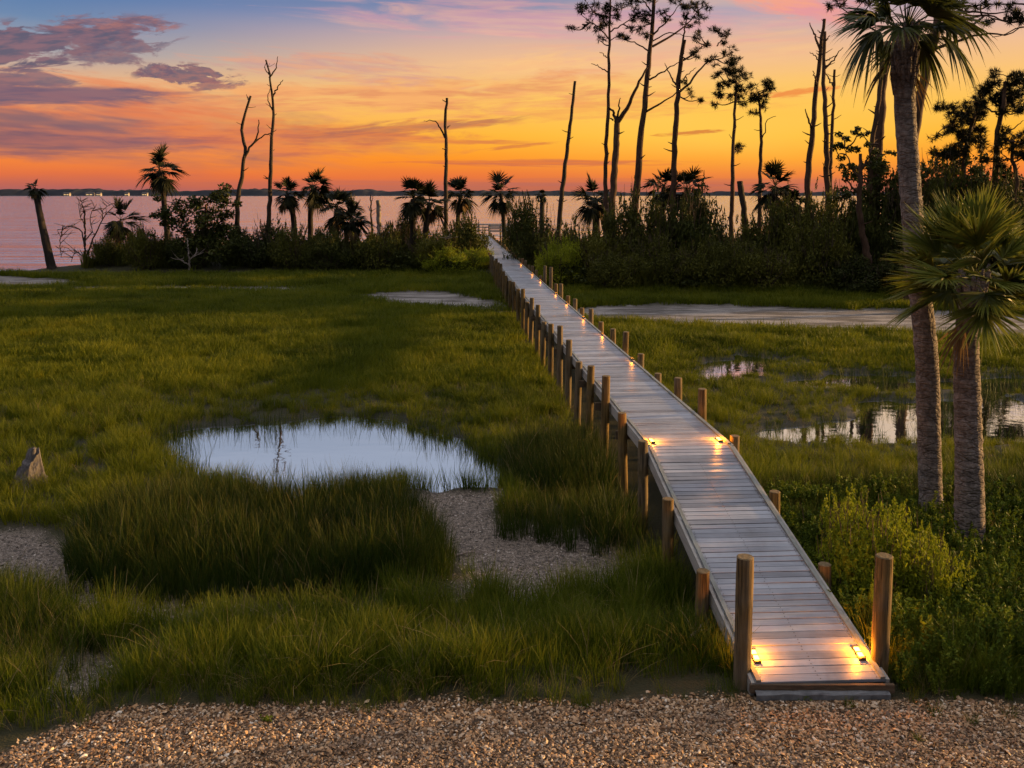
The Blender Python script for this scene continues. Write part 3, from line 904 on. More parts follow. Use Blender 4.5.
b = MB()
for p, d, w in seg_frames(.124):
    s = np.cross(d, [0, 0, 1.]); s /= np.linalg.norm(s); u = np.cross(s, d)
    j = rng.normal(0, .003, 4)
    w2 = w / 2 - .0075
    e0, e1 = HALF + rng.normal(0, .004), HALF + rng.normal(0, .004)
    c = p - BO
    top = [c - s * e0 - d * w2 + u * j[0], c + s * e1 - d * w2 + u * j[1], c + s * e1 + d * w2 + u * j[2], c - s * e0 + d * w2 + u * j[3]]
    ch = [c - s * e0 - d * (w2 + .003) + u * (j[0] - .005), c + s * e1 - d * (w2 + .003) + u * (j[1] - .005), c + s * e1 + d * (w2 + .003) + u * (j[2] - .005), c - s * e0 + d * (w2 + .003) + u * (j[3] - .005)]
    bot = [q - u * .033 for q in ch]
    v = top + ch + bot
    f = [[0, 1, 2, 3]] + [[i + 4, (i + 1) % 4 + 4, (i + 1) % 4, i] for i in range(4)] + [[i + 8, (i + 1) % 4 + 8, (i + 1) % 4 + 4, i + 4] for i in range(4)] + [[11, 10, 9, 8]]
    b.add(v, f)
k0 = sum(len(f) for f, _ in b.f)
for p, d, w in seg_frames(.124):
    if p[1] > 15: continue
    s = np.cross(d, [0, 0, 1.]); s /= np.linalg.norm(s); u = np.cross(s, d)
    for a in (-.66, 0, .66):
        for q in (-.03, .03):
            c = p - BO + s * (a + rng.normal(0, .007)) + d * q + u * .006
            b.add([c + s * math.cos(t) * .008 + d * math.sin(t) * .008 for t in np.arange(6) * PI / 3], [[0, 1, 2, 3, 4, 5]])
dk_ = b.build('deck', M['deck'], root)
dk_.data.materials.append(M['lamp_metal'])
mi = np.zeros(len(dk_.data.polygons), np.int32); mi[k0:] = 1
dk_.data.polygons.foreach_set('material_index', mi)

def side_line(o, zo, P, Q):
    d = (Q - P) / np.linalg.norm(Q - P)
    s = np.cross(d, [0, 0, 1.]); s /= np.linalg.norm(s); u = np.cross(s, d)
    return P + s * o + u * zo - BO, Q + s * o + u * zo - BO


for sg in (-1, 1):
    b = MB(); b2 = MB()
    for P, Q in ((A3, B3), (B3, C3)):
        n_ = max(1, int(np.linalg.norm(Q - P) / 3.6))
        for i in range(n_):
            a_, c_ = P + (Q - P) * i / n_, P + (Q - P) * (i + .997) / n_
            b.beam(*side_line(sg * (HALF - .035), .021 + rng.normal(0, .003), a_, c_), .055, .03)
            b2.beam(*side_line(sg * (HALF + .026), -.105 + rng.normal(0, .004), a_, c_), .04, .20)
    b.build('edge_strip', M['curb'], root)
    b2.build('fascia_board', M['fascia'], root)
b = MB()
for o in (-.45, 0, .45):
    for P, Q in ((A3 + (B3 - A3) * .02, B3), (B3, C3)):
        b.beam(*side_line(o, -.15, P, Q), .05, .2)
b.build('joists', M['dark_wood'], root)
b = MB(); b.box((0, -.035, .065), (1.62, .045, .095)); b.build('end_beam', M['dark_wood'], root)
b = MB()
v = []
xs = np.linspace(-.76, .74, 15)
for zz, yo in ((-.08, -.12), (.035, -.125), (.052, -.10), (.052, .3)):
    v.append(np.c_[xs, np.full(15, yo) + rng.normal(0, .007, 15) * (yo < 0), np.full(15, zz) + rng.normal(0, .004, 15)])
v = np.array(v); f = [[r * 15 + c, r * 15 + c + 1, (r + 1) * 15 + c + 1, (r + 1) * 15 + c] for r in range(3) for c in range(14)]
b.add(v.reshape(-1, 3), f); b.build('concrete_footing', M['concrete'], root)

LEFT = [(703, 571), (668, 499), (643, 441), (622, 413), (606, 376), (591, 366), (579, 362), (569, 340), (560, 326), (551, 324), (544, 322), (538, 305), (532, 298), (527, 303), (523, 289), (518, 289), (513.5, 282), (510, 281.6), (506, 276)]
RIGHT = [(825, 575), (775, 498), (735, 436), (702, 389), (678, 378), (658, 374), (641, 354), (626, 332), (613, 329), (601, 322), (591, 309), (582, 308), (575, 299), (568, 296), (561, 284), (556, 284), (551, 265), (545, 266)]


def post(x, y, top, r, label=None):
    zb = min(hz(x, y), -.3 if y > 12 else .0) - .3
    b = MB()
    n_ = 9
    lean = rng.normal(0, .012, 2)
    zz = np.linspace(zb, top, n_)
    path = np.c_[x + lean[0] * (zz - top), y + lean[1] * (zz - top), zz] - BO
    rr = np.full(n_, r) * (1 + rng.normal(0, .012, n_)); rr[-1] *= .97
    b.tube(path, rr, 18, .03, cap=False)
    o = b.build('post', M['post'], root)
    b = MB(); th = np.linspace(0, 2 * PI, 18, endpoint=False)
    ring = path[-1] + np.c_[np.cos(th) * r * .99, np.sin(th) * r * .99, np.full(18, -.003)]
    ins = path[-1] + np.c_[np.cos(th) * r * .86, np.sin(th) * r * .86, np.full(18, .008)]
    b.add(np.vstack([ring, ins]), [[i, (i + 1) % 18, 18 + (i + 1) % 18, 18 + i] for i in range(18)]); b.add(ins, [list(range(18))])
    b.build('post_cap', M['post_top'], o)
    if label: o['label'] = label
    return o


def side_post(px, py, sg, off):
    lo, hi = 8.5, 130.
    f = lambda Y: W(px, 384, Y)[0] - (walk_line(Y)[0] + sg * off)
    for _ in range(60):
        mid = (lo + hi) / 2
        # find the distance whose edge line passes under this column of the picture
        g_ = 512 + F * (walk_line(mid)[0] + sg * off) / (mid * CP - (walk_line(mid)[2] + .2 - CZ) * SP) - px
        if g_ > 0: lo = mid
        else: hi = mid
    Y = (lo + hi) / 2
    return walk_line(Y)[0] + sg * off, Y, W(px, py, Y)[2]


OFF = HALF + .046 + .095
far_l = far_r = 0
for px, py in LEFT:
    x, y, z = side_post(px, py, -1, OFF); far_l = max(far_l, y)
    post(x, y, min(max(z, walk_line(y)[2] + .06), walk_line(y)[2] + .85), .088)
for px, py in RIGHT:
    x, y, z = side_post(px, py, 1, OFF); far_r = max(far_r, y)
    post(x, y, min(max(z, walk_line(y)[2] + .08), walk_line(y)[2] + .95), .088)
for far, sg in ((far_l, -1), (far_r, 1)):
    y = far + 2
    while y < 97:
        c = walk_line(y); post(c[0] + sg * OFF, y, c[2] + .12 + .3 * rng.random(), .088); y += 2.1
x, y, z = side_post(745, 557, -1, .84); post(x, A3[1] + .16, W(745, 557, A3[1] + .16)[2], .098, 'tall thick greenish brown post at the near left corner')
post(A3[0] + .80, A3[1] + .32, W(887, 556, A3[1] + .32)[2], .098, 'tall thick post glowing amber at the near right corner')
# cross braces under the deck
b = MB()
y = 17.5
while y < 60:
    c = walk_line(y) - BO
    b.beam(c + [-.95, 0, -.31], c + [.95, 0, -.31], .05, .17); y += 2.4
b.build('cross_beam', M['dark_wood'], root)

# low lamps set along both edges of the deck
LAMPS = [(667, 9.55), (440, 15.85)]
ys = [A3[1] + .42, B3[1] + .3, 23.8, 28.2, 32, 36.3, 39.8, 46, 50, 57]
for i, y in enumerate(ys):
    for sg in ((-1, 1) if i < 2 else (1,)):
        c = walk_line(y)
        P, Q = (A3, B3) if y < B3[1] else (B3, C3)
        d = (Q - P) / np.linalg.norm(Q - P); s = np.cross(d, [0, 0, 1.]); s /= np.linalg.norm(s)
        p = c + s * sg * (HALF - (.13 if i < 2 else .035)) + np.array([0, 0, .002 if i < 2 else .037])
        ang = math.atan2(d[1], d[0]) - PI / 2
        b = MB()
        b.box((0, 0, .012), (.075, .24, .024)); b.box((0, -.1, .03), (.075, .03, .014)); b.box((0, .1, .03), (.075, .03, .014)); b.box((0, 0, .03), (.075, .02, .014))
        o = b.build('deck_light', M['lamp_metal'], root, p - BO); o.rotation_euler.z = ang
        o.rotation_euler.x = math.asin(d[2])
        b = MB(); b.box((0, -.0475, .03), (.055, .072, .012)); b.box((0, .0475, .03), (.055, .072, .012))
        b.build('lens', M['lens'] if i < 2 else M['lens_dim'], o)
        L = bpy.data.lights.new('lamp_glow', 'POINT'); L.energy = 15 if i < 2 else 2.2; L.color = (1, .29, .012); L.shadow_soft_size = .03
        lo = bpy.data.objects.new('lamp_glow', L); C.objects.link(lo)
        lo.parent = o; lo.location = (-sg * .01, 0, .10)

# dock platform with a rail where the walk meets the bay
dx, dy = C3[0], C3[1]
dk = empty('dock', (dx + .6, dy + 2.0, 0), 'small dock platform with plank railing at the far end of the boardwalk', 'dock')
b = MB()
for i in range(27):
    b.box((-2.6 + i * .2, 0, 1.13), (.19, 3.9, .04))
b.build('platform', M['deck'], dk)
for xx in (-2.6, -1.05, .15, 1.35, 2.6):
    for yy in (-1.85, 1.85):
        if yy < 0 and xx < -.2 : continue
        b = MB(); b.tube([(xx, yy, -1.5), (xx, yy, 2.3)], .085, 10); b.build('railing_post', M['post'], dk)
b = MB()
for yy, x0, x1 in ((1.85, -2.6, 2.6), (-1.85, .15, 2.6)):
    for zz in (2.22, 1.95, 1.62):
        b.box(((x0 + x1) / 2, yy - .1, zz), (x1 - x0, .04, .12))
    b.box(((x0 + x1) / 2, yy, 2.32), (x1 - x0 + .2, .2, .04))
b.build('railing', M['fascia'], dk)
# ------------------------------------------------------------------ palms
def frond(b, base, az, el, Lp, Lf, nl=24, droop=.5, w=.05, fan=1.9, segs=3, petiole=None, fold=.3):
    """one fan leaf: a curved stalk and leaflets that spread from its end"""
    d = np.array([math.cos(az) * math.cos(el), math.sin(az) * math.cos(el), math.sin(el)])
    k = 5
    path = [np.asarray(base, float)]
    for i in range(k):
        d = d + np.array([0, 0, -droop * .13]); d /= np.linalg.norm(d)
        path.append(path[-1] + d * Lp / k)
    path = np.array(path)
    if petiole is not None:
        petiole.tube(path, np.linspace(w * .45, w * .25, k + 1), 4, cap=False)
    t = d
    s = np.cross(t, [0, 0, 1.]); s /= np.linalg.norm(s) + 1e-9
    n = np.cross(s, t)
    roll = rng.normal(0, .35); s, n = s * math.cos(roll) + n * math.sin(roll), n * math.cos(roll) - s * math.sin(roll)
    a = np.linspace(-fan, fan, nl) + rng.normal(0, .03, nl)
    u = np.linspace(0, 1, segs + 1)
    dr = t * np.cos(a)[:, None] + s * np.sin(a)[:, None] + n * (fold * np.abs(np.sin(a)))[:, None]
    dr /= np.linalg.norm(dr, axis=1)[:, None]
    ln = Lf * (.62 + .38 * np.cos(a * .75)) * (1 + rng.normal(0, .06, nl))
    o = path[-1] + t * (Lf * .22 * np.maximum(np.cos(a), 0))[:, None]          # leaflets start along the rib
    P = o[:, None] + dr[:, None] * (ln[:, None] * u)[..., None]
    P[:, :, 2] -= (droop * (ln[:, None]) * (u ** 2.2) * (.35 + .5 * rng.random((nl, 1))))
    side = np.cross(dr, n); side /= np.linalg.norm(side, axis=1)[:, None]
    side = side + n * (rng.normal(0, .5, nl))[:, None]; side /= np.linalg.norm(side, axis=1)[:, None]
    prof = np.interp(u, [0, .25, .6, 1], [.7, 1, .7, .05])
    wd = w * prof[None, :, None]
    v = np.stack([P - side[:, None] * wd, P + side[:, None] * wd], 2).reshape(-1, 3)
    i, j = np.meshgrid(np.arange(nl), np.arange(segs), indexing='ij')
    q = (i * (segs + 1) + j) * 2
    b.add(v, np.stack([q, q + 1, q + 3, q + 2], -1).reshape(-1, 4), h=np.repeat(np.broadcast_to(u, (nl, segs + 1)).ravel(), 2) + 1e-5, sm=True)


def palm(path_px, Y, crown_px, label, nf=26, base_z=None, r=.16, mat='palm_far', bark='bark_far', el_lo=-.9, el_hi=1.4, group=None, nl=22, w=.055, dead=4, rt=None, segs=3, ratio=.40, name='palm_tree', droop=.55, sides=10, boots=0, hand=None, fan=1.9):
    """path_px: points of the trunk in the photo from foot to crown; crown_px: reach of the fronds in pixels"""
    pts = [W(px, py, Y) for px, py in path_px]
    x0 = pts[0][0]; z0 = hz(x0, Y) if base_z is None else base_z
    if pts[0][2] > z0 + .05: pts = [np.array([x0 + (pts[0][0] - pts[1][0]) * .1, Y, z0 - .1])] + pts
    else: pts[0][2] = z0 - .1
    for i in range(1, len(pts)): pts[i] = pts[i] + [0, rng.normal(0, .1 if Y > 30 else .03), 0]
    o0 = np.array([x0, Y, z0])
    e = empty(name, o0, label, 'palm', group)
    top = pts[-1] - o0
    n_ = 26 if Y > 30 else 90
    path = resample(np.array(pts) - o0, n_)
    rr = np.linspace(r * 1.15, (rt or r * .85), n_)
    rr[:max(2, n_ // 12)] *= np.linspace(1.3, 1.0, max(2, n_ // 12))
    if Y < 30:
        rr = rr * (1 + rng.normal(0, .022, n_))
    b = MB(); b.tube(path, rr, sides if Y > 30 else 28, .10 if Y > 30 else .09)
    if boots:
        for i in range(boots):
            f = 1 - (i / boots) ** 1.2 * boots_span(r)
            k = int(f * (n_ - 1)); a = i * 2.4
            p = path[k] + np.array([math.cos(a), math.sin(a), 0]) * rr[k] * .9
            q = p + np.array([math.cos(a) * .07, math.sin(a) * .07, .22 + .1 * rng.random()])
            b.tube([p + [0, 0, -.12], p * .5 + q * .5, q], [.028, .04, .018], 5)
    b.build('trunk', M[bark], e)
    b = MB(); R = crown_px * Y / CP / F * (1.12 if Y > 30 else 1)
    for spec in (hand or []):
        frond(b, top + np.array([0, 0, .1]), spec[0], spec[1], spec[2], spec[3], nl, spec[4], w, fan=1.15, petiole=b, segs=segs)
    far = Y > 30
    nf = int(nf * 1.25) if far else nf
    side = rng.random() * 6.3
    for i in range(nf):
        az = i * 2.39996 + rng.normal(0, .5 if far else .3)
        f = (i + .5) / nf
        el = el_hi + (el_lo - el_hi) * f ** .8 + rng.normal(0, .28 if far else .15)
        k = 1 + rng.normal(0, .16 if far else .09)
        if far:
            k *= 1 + .16 * math.cos(az - side)
            if f > .4 and rng.random() < .22: continue
        frond(b, top + np.array([0, 0, .25 * (1 - f)]) * R * .3, az, el, R * ratio * k, R * (1 - ratio) * 1.0 * k, nl, droop * (.6 + .9 * f), w, fan=1.25 if far else fan, petiole=b, segs=segs)
    b.build('crown', M[mat], e)
    if dead:
        b = MB()
        for i in range(dead):
            frond(b, top - [0, 0, .1 * R], rng.random() * 6.3, -.7 - .5 * rng.random(), R * .4, R * .45, 12, .8, w, fan=1.0, petiole=b, segs=segs)
        b.build('dead_fronds', M['frond_dead'], e)
    return e


def boots_span(r):
    return .10


# ------------------------------------------------------------------ bare trees and pines
def bare(name, label, cat, Y, trunk, branches=(), r=.16, r1=.05, mat='snag', stubs=0, group=None, dz=.6, twigs=0, fork=False):
    pts = [W(px, py, Y) for px, py in trunk]
    z0 = hz(pts[0][0], Y)
    if pts[0][2] > z0: pts = [np.array([pts[0][0] * 1.0, Y, z0 - .1])] + pts
    else: pts[0][2] = z0 - .1
    o0 = np.array([pts[0][0], Y, z0])
    loc = np.array(pts) - o0
    loc[1:, 1] += rng.normal(0, .12, len(loc) - 1)
    e = empty(name, o0, label, cat, group)
    n_ = 30
    path = resample(loc, n_); rad = np.linspace(r, r1, n_); rad[:3] *= [1.35, 1.15, 1.05]
    path[1:-1] += rng.normal(0, .025, (n_ - 2, 3)) * [1, 1, 0]
    b = MB(); b.tube(path, rad, 10, .18)
    for i in range(stubs):
        k = rng.integers(n_ // 3, n_ - 1); a = rng.random() * 6.3; L = .25 + .6 * rng.random()
        q = path[k] + np.array([math.cos(a) * L, math.sin(a) * L, L * (.1 + .5 * rng.random())])
        b.tube([path[k], (path[k] + q) / 2 + [0, 0, -.04], q], [rad[k] * .35, rad[k] * .25, .015], 5)
    b.build('trunk', M[mat], e)
    ends = []
    for br in branches:
        q = np.array([W(px, py, Y) for px, py in br[0]]) - o0
        # start on the trunk's own axis, wander in depth
        k = np.argmin(np.abs(path[:, 2] - q[0, 2]) + 3 * np.abs(path[:, 0] - q[0, 0]))
        dy = rng.choice([-1, 1]) * dz * rng.random()
        q[:, 1] += path[k, 1] + np.linspace(0, 1, len(q)) * dy * 2
        nb = 12; p = resample(q, nb); p[2:] += rng.normal(0, .03, (nb - 2, 3))
        ra = np.linspace(br[1], max(.018, br[1] * .3), nb)
        b = MB(); b.tube(p, ra, 7, .15)
        for i in range(twigs):
            k2 = rng.integers(3, nb); a = rng.random() * 6.3; L = (.4 + .9 * rng.random())
            tp = p[k2] + np.array([math.cos(a) * L, math.sin(a) * L * .8, L * rng.uniform(-.1, .9)])
            b.tube([p[k2], (p[k2] + tp) / 2 + rng.normal(0, .06, 3), tp], [.03, .022, .012], 4, cap=False)
        b.build('branch', M[mat], e)
        ends.append(p)
    return e, path, ends, o0


def tufts(b, cen, rad, k, L, w, nn=16):
    """needle stars spread through a flattened ball"""
    a = rng.normal(0, 1, (k, 3)); a /= np.linalg.norm(a, axis=1)[:, None]
    c = cen + a * rad * (rng.random(k) ** .45)[:, None]
    d = rng.normal(0, 1, (k, nn, 3)) + a[:, None] * .5 + [0, 0, .35]
    d /= np.linalg.norm(d, axis=2)[..., None]
    s = np.cross(d, rng.normal(0, 1, (k, nn, 3))); s /= np.linalg.norm(s, axis=2)[..., None]
    ln = L * (.7 + .6 * rng.random((k, nn, 1)))
    p0 = c[:, None] + d * ln * .08
    p1 = c[:, None] + d * ln
    b.tris(np.stack([p0 - s * w, p0 + s * w, p1], 2).reshape(-1, 3, 3))


def crowned(name, label, cat, Y, trunk, branches, clumps, mat='needle', leaf=None, r=.2, r1=.07, bark='bark_pine', stubs=6, group=None, dens=1.0, dz=1.0):
    e, path, ends, o0 = bare(name, label, cat, Y, trunk, branches, r, r1, bark, stubs, group, dz)
    nodes = np.vstack([path[len(path) // 2:]] + [p[4:] for p in ends])
    b = MB(); tw = MB()
    for cx, cy, rx, ry in clumps:
        c = W(cx, cy, Y) - o0
        s = Y / CP / F
        R = np.array([rx, rx * .8, ry]) * s
        dist = np.linalg.norm((nodes - c) * [1, .2, 1.3], axis=1) + np.where(nodes[:, 2] > c[2] + .3, .8, 0)
        q = nodes[np.argmin(dist)]
        c[1] = q[1] + rng.normal(0, .5) * min(1.6, np.linalg.norm((c - q)[[0, 2]]) * .8 + .2)
        mid = (q + c) / 2 + [0, 0, -.15 * np.linalg.norm(c - q)] + rng.normal(0, .08, 3)
        tw.tube(resample([q, mid, c], 7), np.linspace(.055, .025, 7), 5, cap=False)
        area = rx * ry
        k = max(8, int(area * .30 * dens))
        # a few sprays rather than one ball
        for j in range(max(2, int(area / 70) + 2)):
            off = rng.normal(0, .48, 3) * R
            p = c + off
            tw.tube([c, (c + p) / 2 + rng.normal(0, .05, 3), p], [.03, .022, .015], 4, cap=False)
            if leaf is None:
                tufts(b, p, R * .42 + .06, max(3, k // max(2, int(area / 70) + 2)), .33, .022, 18)
            else:
                leaves(b, p, R * .5 + .05, int(k * leaf[1] / max(2, int(area / 70) + 2)) + 6, leaf[0])
    tw.build('twigs', M[bark], e)
    b.build('crown', M[mat], e)
    return e


def leaves(b, cen, rad, k, size, shell=.5, up=.3):
    a = rng.normal(0, 1, (k, 3)); a /= np.linalg.norm(a, axis=1)[:, None]
    c = cen + a * rad * (rng.random(k) ** shell)[:, None]
    n = a * .6 + rng.normal(0, .7, (k, 3)) + [0, 0, up]; n /= np.linalg.norm(n, axis=1)[:, None]
    t = np.cross(n, rng.normal(0, 1, (k, 3))); t /= np.linalg.norm(t, axis=1)[:, None]
    s = np.cross(n, t)
    L = (size * (.6 + .8 * rng.random(k)))[:, None]
    b.quads(np.stack([c - t * L, c - s * L * .42 + n * L * .1, c + t * L, c + s * L * .42 + n * L * .1], 1))


# ------------------------------------------------------------------ shrubs
def shrub_mesh(kind, seed, leaf, lobes=16, per=170, stems=9, sprigs=40):
    """unit shrub: about 1 wide either side, 1 high; returns leaf and stem collections"""
    global rng
    keep = rng; rng = np.random.default_rng(seed)
    b, st = MB(), MB()
    for i in range(lobes):
        a, q = rng.random() * 6.3, rng.random() ** .6
        c = np.array([math.cos(a) * q * .78, math.sin(a) * q * .78, 0])
        top = (1 - .35 * q ** 2) * rng.uniform(.6, 1.0)
        c[2] = top * rng.uniform(.5, .92)
        R = np.array([.26, .26, .20]) * rng.uniform(.7, 1.3)
        leaves(b, c, R, per, leaf)
        st.tube(resample([[c[0] * .15, c[1] * .15, -.08], [c[0] * .6, c[1] * .6, c[2] * .5], c], 6), np.linspace(.022, .008, 6), 5, cap=False)
        for _ in range(max(1, sprigs // lobes)):
            d = np.array([rng.normal(0, .35) + c[0] * .4, rng.normal(0, .35) + c[1] * .4, 1.0]); d /= np.linalg.norm(d)
            p = c + R * rng.normal(0, .4, 3) + d * R[2] * .6
            L = rng.uniform(.08, .2)
            u = np.linspace(0, 1, 12)
            for x in u:
                leaves(b, p + d * L * x, np.array([.03, .03, .02]) * (1.3 - x), 2, leaf * (1.1 - .5 * x))
            st.tube([p, p + d * L], [.006, .003], 4, cap=False)
    k = per * 2
    for i in range(3):
        leaves(b, np.array([0, 0, .18]), np.array([.85, .85, .2]), k, leaf)
    rng = keep
    return b, st


PROT = {}


def shrub(px, top, bot, half, Y, kind, label, cat='shrub', name='shrub', group='shrubs along the far bank', var=0):
    """px, top, bot, half: where it shows in the photo, half its width; Y: distance"""
    key = (kind, var)
    if key not in PROT:
        fine = kind.startswith('near')
        mat = {'dark': 'shrub_dark', 'olive': 'shrub_olive', 'bright': 'shrub_bright', 'gold': 'shrub_gold'}[kind.replace('near_', '')]
        b, st = shrub_mesh(kind, 100 + var * 7 + len(kind), .026 if fine else .030, 34 if fine else 26, 330 if fine else 270, sprigs=260 if fine else 110)
        me = b.mesh('foliage'); me.materials.append(M[mat])
        ms = st.mesh('stems'); ms.materials.append(M['twig'])
        PROT[key] = (me, ms)
    x = W(px, (top + bot) / 2, Y)[0]; z = hz(x, Y)
    H = W(px, top, Y)[2] - z
    R = half * Y / CP / F
    e = empty(name, (x, Y, z - .05), label, cat, group)
    for nm, me in zip(('foliage', 'stems'), PROT[key]):
        o = bpy.data.objects.new(nm, me); C.objects.link(o); o.parent = e
        o.scale = (R * 1.1, R * 1.0, H * (1.08 if Y < 30 else 1.34)); o.rotation_euler.z = rng.random() * 6.3
    # an uneven footprint once turned is fine: shrubs lean with the wind
    return e


z1 = lambda *p: [(x / 4, 140 + y / 4) for x, y in p]
z2 = lambda *p: [(256 + x / 3.492, 80 + y / 3.491) for x, y in p]
z4 = lambda *p: [(500 + x / 3.2, y / 3.2) for x, y in p]
z5 = lambda *p: [(760 + x / 2.56, y / 2.56) for x, y in p]
zt = lambda *p: [(560 + x / 4.655, y / 4.655) for x, y in p]
zr = lambda *p: [(840 + x / 3.2, 60 + y / 3.2) for x, y in p]
zc = lambda *p: [(820 + x / 5.02, y / 5.02) for x, y in p]
k4 = lambda rows: [(500 + x / 3.2, y / 3.2, a / 3.2, c / 3.2) for x, y, a, c in rows]
kt = lambda rows: [(560 + x / 4.655, y / 4.655, a / 4.655, c / 4.655) for x, y, a, c in rows]
kr = lambda rows: [(840 + x / 3.2, 60 + y / 3.2, a / 3.2, c / 3.2) for x, y, a, c in rows]
kc = lambda rows: [(820 + x / 5.02, y / 5.02, a / 5.02, c / 5.02) for x, y, a, c in rows]

# far palms, left to right
GP = 'palms on the far bank'
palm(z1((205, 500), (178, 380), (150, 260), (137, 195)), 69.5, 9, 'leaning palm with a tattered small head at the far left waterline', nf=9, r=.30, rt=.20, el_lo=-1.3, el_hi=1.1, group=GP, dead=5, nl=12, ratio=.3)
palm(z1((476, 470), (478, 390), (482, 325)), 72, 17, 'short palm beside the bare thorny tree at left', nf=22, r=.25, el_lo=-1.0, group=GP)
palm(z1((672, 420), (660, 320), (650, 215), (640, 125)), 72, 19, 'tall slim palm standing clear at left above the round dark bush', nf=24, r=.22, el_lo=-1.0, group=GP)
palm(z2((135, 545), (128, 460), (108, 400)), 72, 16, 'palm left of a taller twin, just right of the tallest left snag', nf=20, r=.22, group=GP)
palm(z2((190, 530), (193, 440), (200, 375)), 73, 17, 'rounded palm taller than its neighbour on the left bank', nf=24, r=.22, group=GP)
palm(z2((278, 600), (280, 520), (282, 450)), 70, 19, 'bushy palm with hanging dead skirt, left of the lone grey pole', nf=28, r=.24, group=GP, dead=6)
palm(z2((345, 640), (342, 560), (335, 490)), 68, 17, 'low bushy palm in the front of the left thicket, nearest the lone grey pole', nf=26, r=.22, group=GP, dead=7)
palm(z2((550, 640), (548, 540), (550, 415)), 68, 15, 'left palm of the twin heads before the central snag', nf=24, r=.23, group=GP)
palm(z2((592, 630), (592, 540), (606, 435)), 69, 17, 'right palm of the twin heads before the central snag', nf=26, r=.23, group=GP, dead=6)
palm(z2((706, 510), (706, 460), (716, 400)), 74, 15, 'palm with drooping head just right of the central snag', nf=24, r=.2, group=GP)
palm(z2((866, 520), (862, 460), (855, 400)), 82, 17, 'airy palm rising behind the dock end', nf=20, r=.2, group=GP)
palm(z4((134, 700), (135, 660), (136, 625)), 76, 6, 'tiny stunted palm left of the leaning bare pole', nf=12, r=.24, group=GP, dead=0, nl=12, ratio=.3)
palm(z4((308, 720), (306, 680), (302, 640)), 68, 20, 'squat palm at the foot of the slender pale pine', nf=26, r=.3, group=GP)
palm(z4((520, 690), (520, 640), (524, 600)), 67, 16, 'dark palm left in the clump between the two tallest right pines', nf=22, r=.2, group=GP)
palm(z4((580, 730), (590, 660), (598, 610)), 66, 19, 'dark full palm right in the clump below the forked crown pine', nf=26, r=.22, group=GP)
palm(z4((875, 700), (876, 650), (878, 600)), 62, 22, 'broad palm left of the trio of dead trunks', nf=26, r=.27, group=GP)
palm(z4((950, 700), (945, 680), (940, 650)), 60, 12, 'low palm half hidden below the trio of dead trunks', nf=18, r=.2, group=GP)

# dead trees and snags
bare('dead_tree', 'forked bare snag left of the tallest dead tree', 'dead tree', 70, [(237, 238), (238, 205), (242, 170), (245, 150), (241, 130), (246, 112), (251, 96)],
     [([(244, 158), (251, 146), (257, 138), (260, 120)], .11), ([(254, 143), (262, 136), (272, 132), (276, 130)], .07), ([(249, 100), (245, 94)], .05)], .22, .08, stubs=5)
bare('dead_tree', 'tallest slim dead tree on the left bank with a forked tip', 'dead tree', 71, [(268, 240), (270, 190), (272, 140), (273, 110), (271, 85), (268, 72), (266, 60)],
     [([(272, 98), (278, 88), (284, 80)], .08), ([(272, 110), (267, 98), (269, 88)], .06), ([(269, 78), (275, 68), (277, 56)], .07), ([(268, 74), (263, 66), (264, 62)], .05)], .21, .06, stubs=12)
bare('dead_tree', 'solitary straight snag with one arm reaching left', 'dead tree', 72, [(446, 228), (446, 190), (446, 150), (445, 120), (447, 98)],
     [([(445, 138), (440, 128), (435, 122), (424, 121)], .08), ([(447, 128), (450, 125)], .05), ([(446, 150), (441, 148)], .05), ([(446, 102), (442, 99)], .04)], .2, .10, stubs=4)
bare('dead_tree', 'leaning bare pole without branches, left of the pines', 'dead tree', 70, z4((188, 735), (198, 620), (214, 480), (222, 420), (230, 360), (236, 300), (240, 260)), [], .23, .10, stubs=14)
bare('dead_tree', 'thick pale forked dead tree crossing behind the pines', 'dead tree', 62, z4((350, 745), (362, 600), (370, 480), (374, 395)),
     [(z4((374, 395), (405, 345), (430, 285), (468, 215)), .17), (z4((373, 392), (358, 355), (345, 342)), .14), (z4((374, 385), (377, 350), (379, 315)), .09), (z4((362, 385), (350, 372)), .06)], .30, .2, mat='bark_pine', stubs=2)
bare('dead_tree', 'short broken pole between the two small round pines', 'dead tree', 64, z4((786, 715), (778, 650), (769, 580)), [], .24, .2, stubs=0)
bare('dead_tree', 'lone grey broken pole in the left thicket', 'dead tree', 69.5, z2((430, 640), (430, 520), (428, 420)), [], .20, .17, mat='snag_pale', stubs=1)
bare('dead_tree', 'left trunk of three dead trunks, with crooked upper limbs', 'dead tree', 60, z5((122, 560), (125, 440), (135, 330), (142, 240), (150, 170), (162, 50)),
     [(z5((132, 330), (118, 310), (105, 282)), .09), (z5((142, 225), (136, 200), (124, 186)), .08), (z5((153, 130), (142, 90), (130, 56)), .09), (z5((150, 160), (138, 145), (120, 135)), .05), (z5((158, 90), (150, 75)), .05), (z5((157, 80), (166, 65), (163, 48)), .05)], .26, .10, mat='bark_pine', stubs=14)
bare('dead_tree', 'middle trunk of three dead trunks, the straightest', 'dead tree', 59, z5((175, 600), (171, 450), (166, 320), (164, 200), (168, 80)),
     [(z5((168, 175), (188, 150), (205, 126)), .07), (z5((168, 105), (175, 92)), .05), (z5((166, 140), (155, 125)), .05), (z5((170, 155), (192, 142)), .05)], .25, .09, mat='bark_pine', stubs=16)
bare('dead_tree', 'right trunk of three dead trunks, thinnest and shortest', 'dead tree', 61, z5((180, 540), (183, 420), (186, 300), (191, 178)), [(z5((188, 220), (180, 195), (172, 174)), .07)], .17, .08, mat='bark_pine', stubs=10)
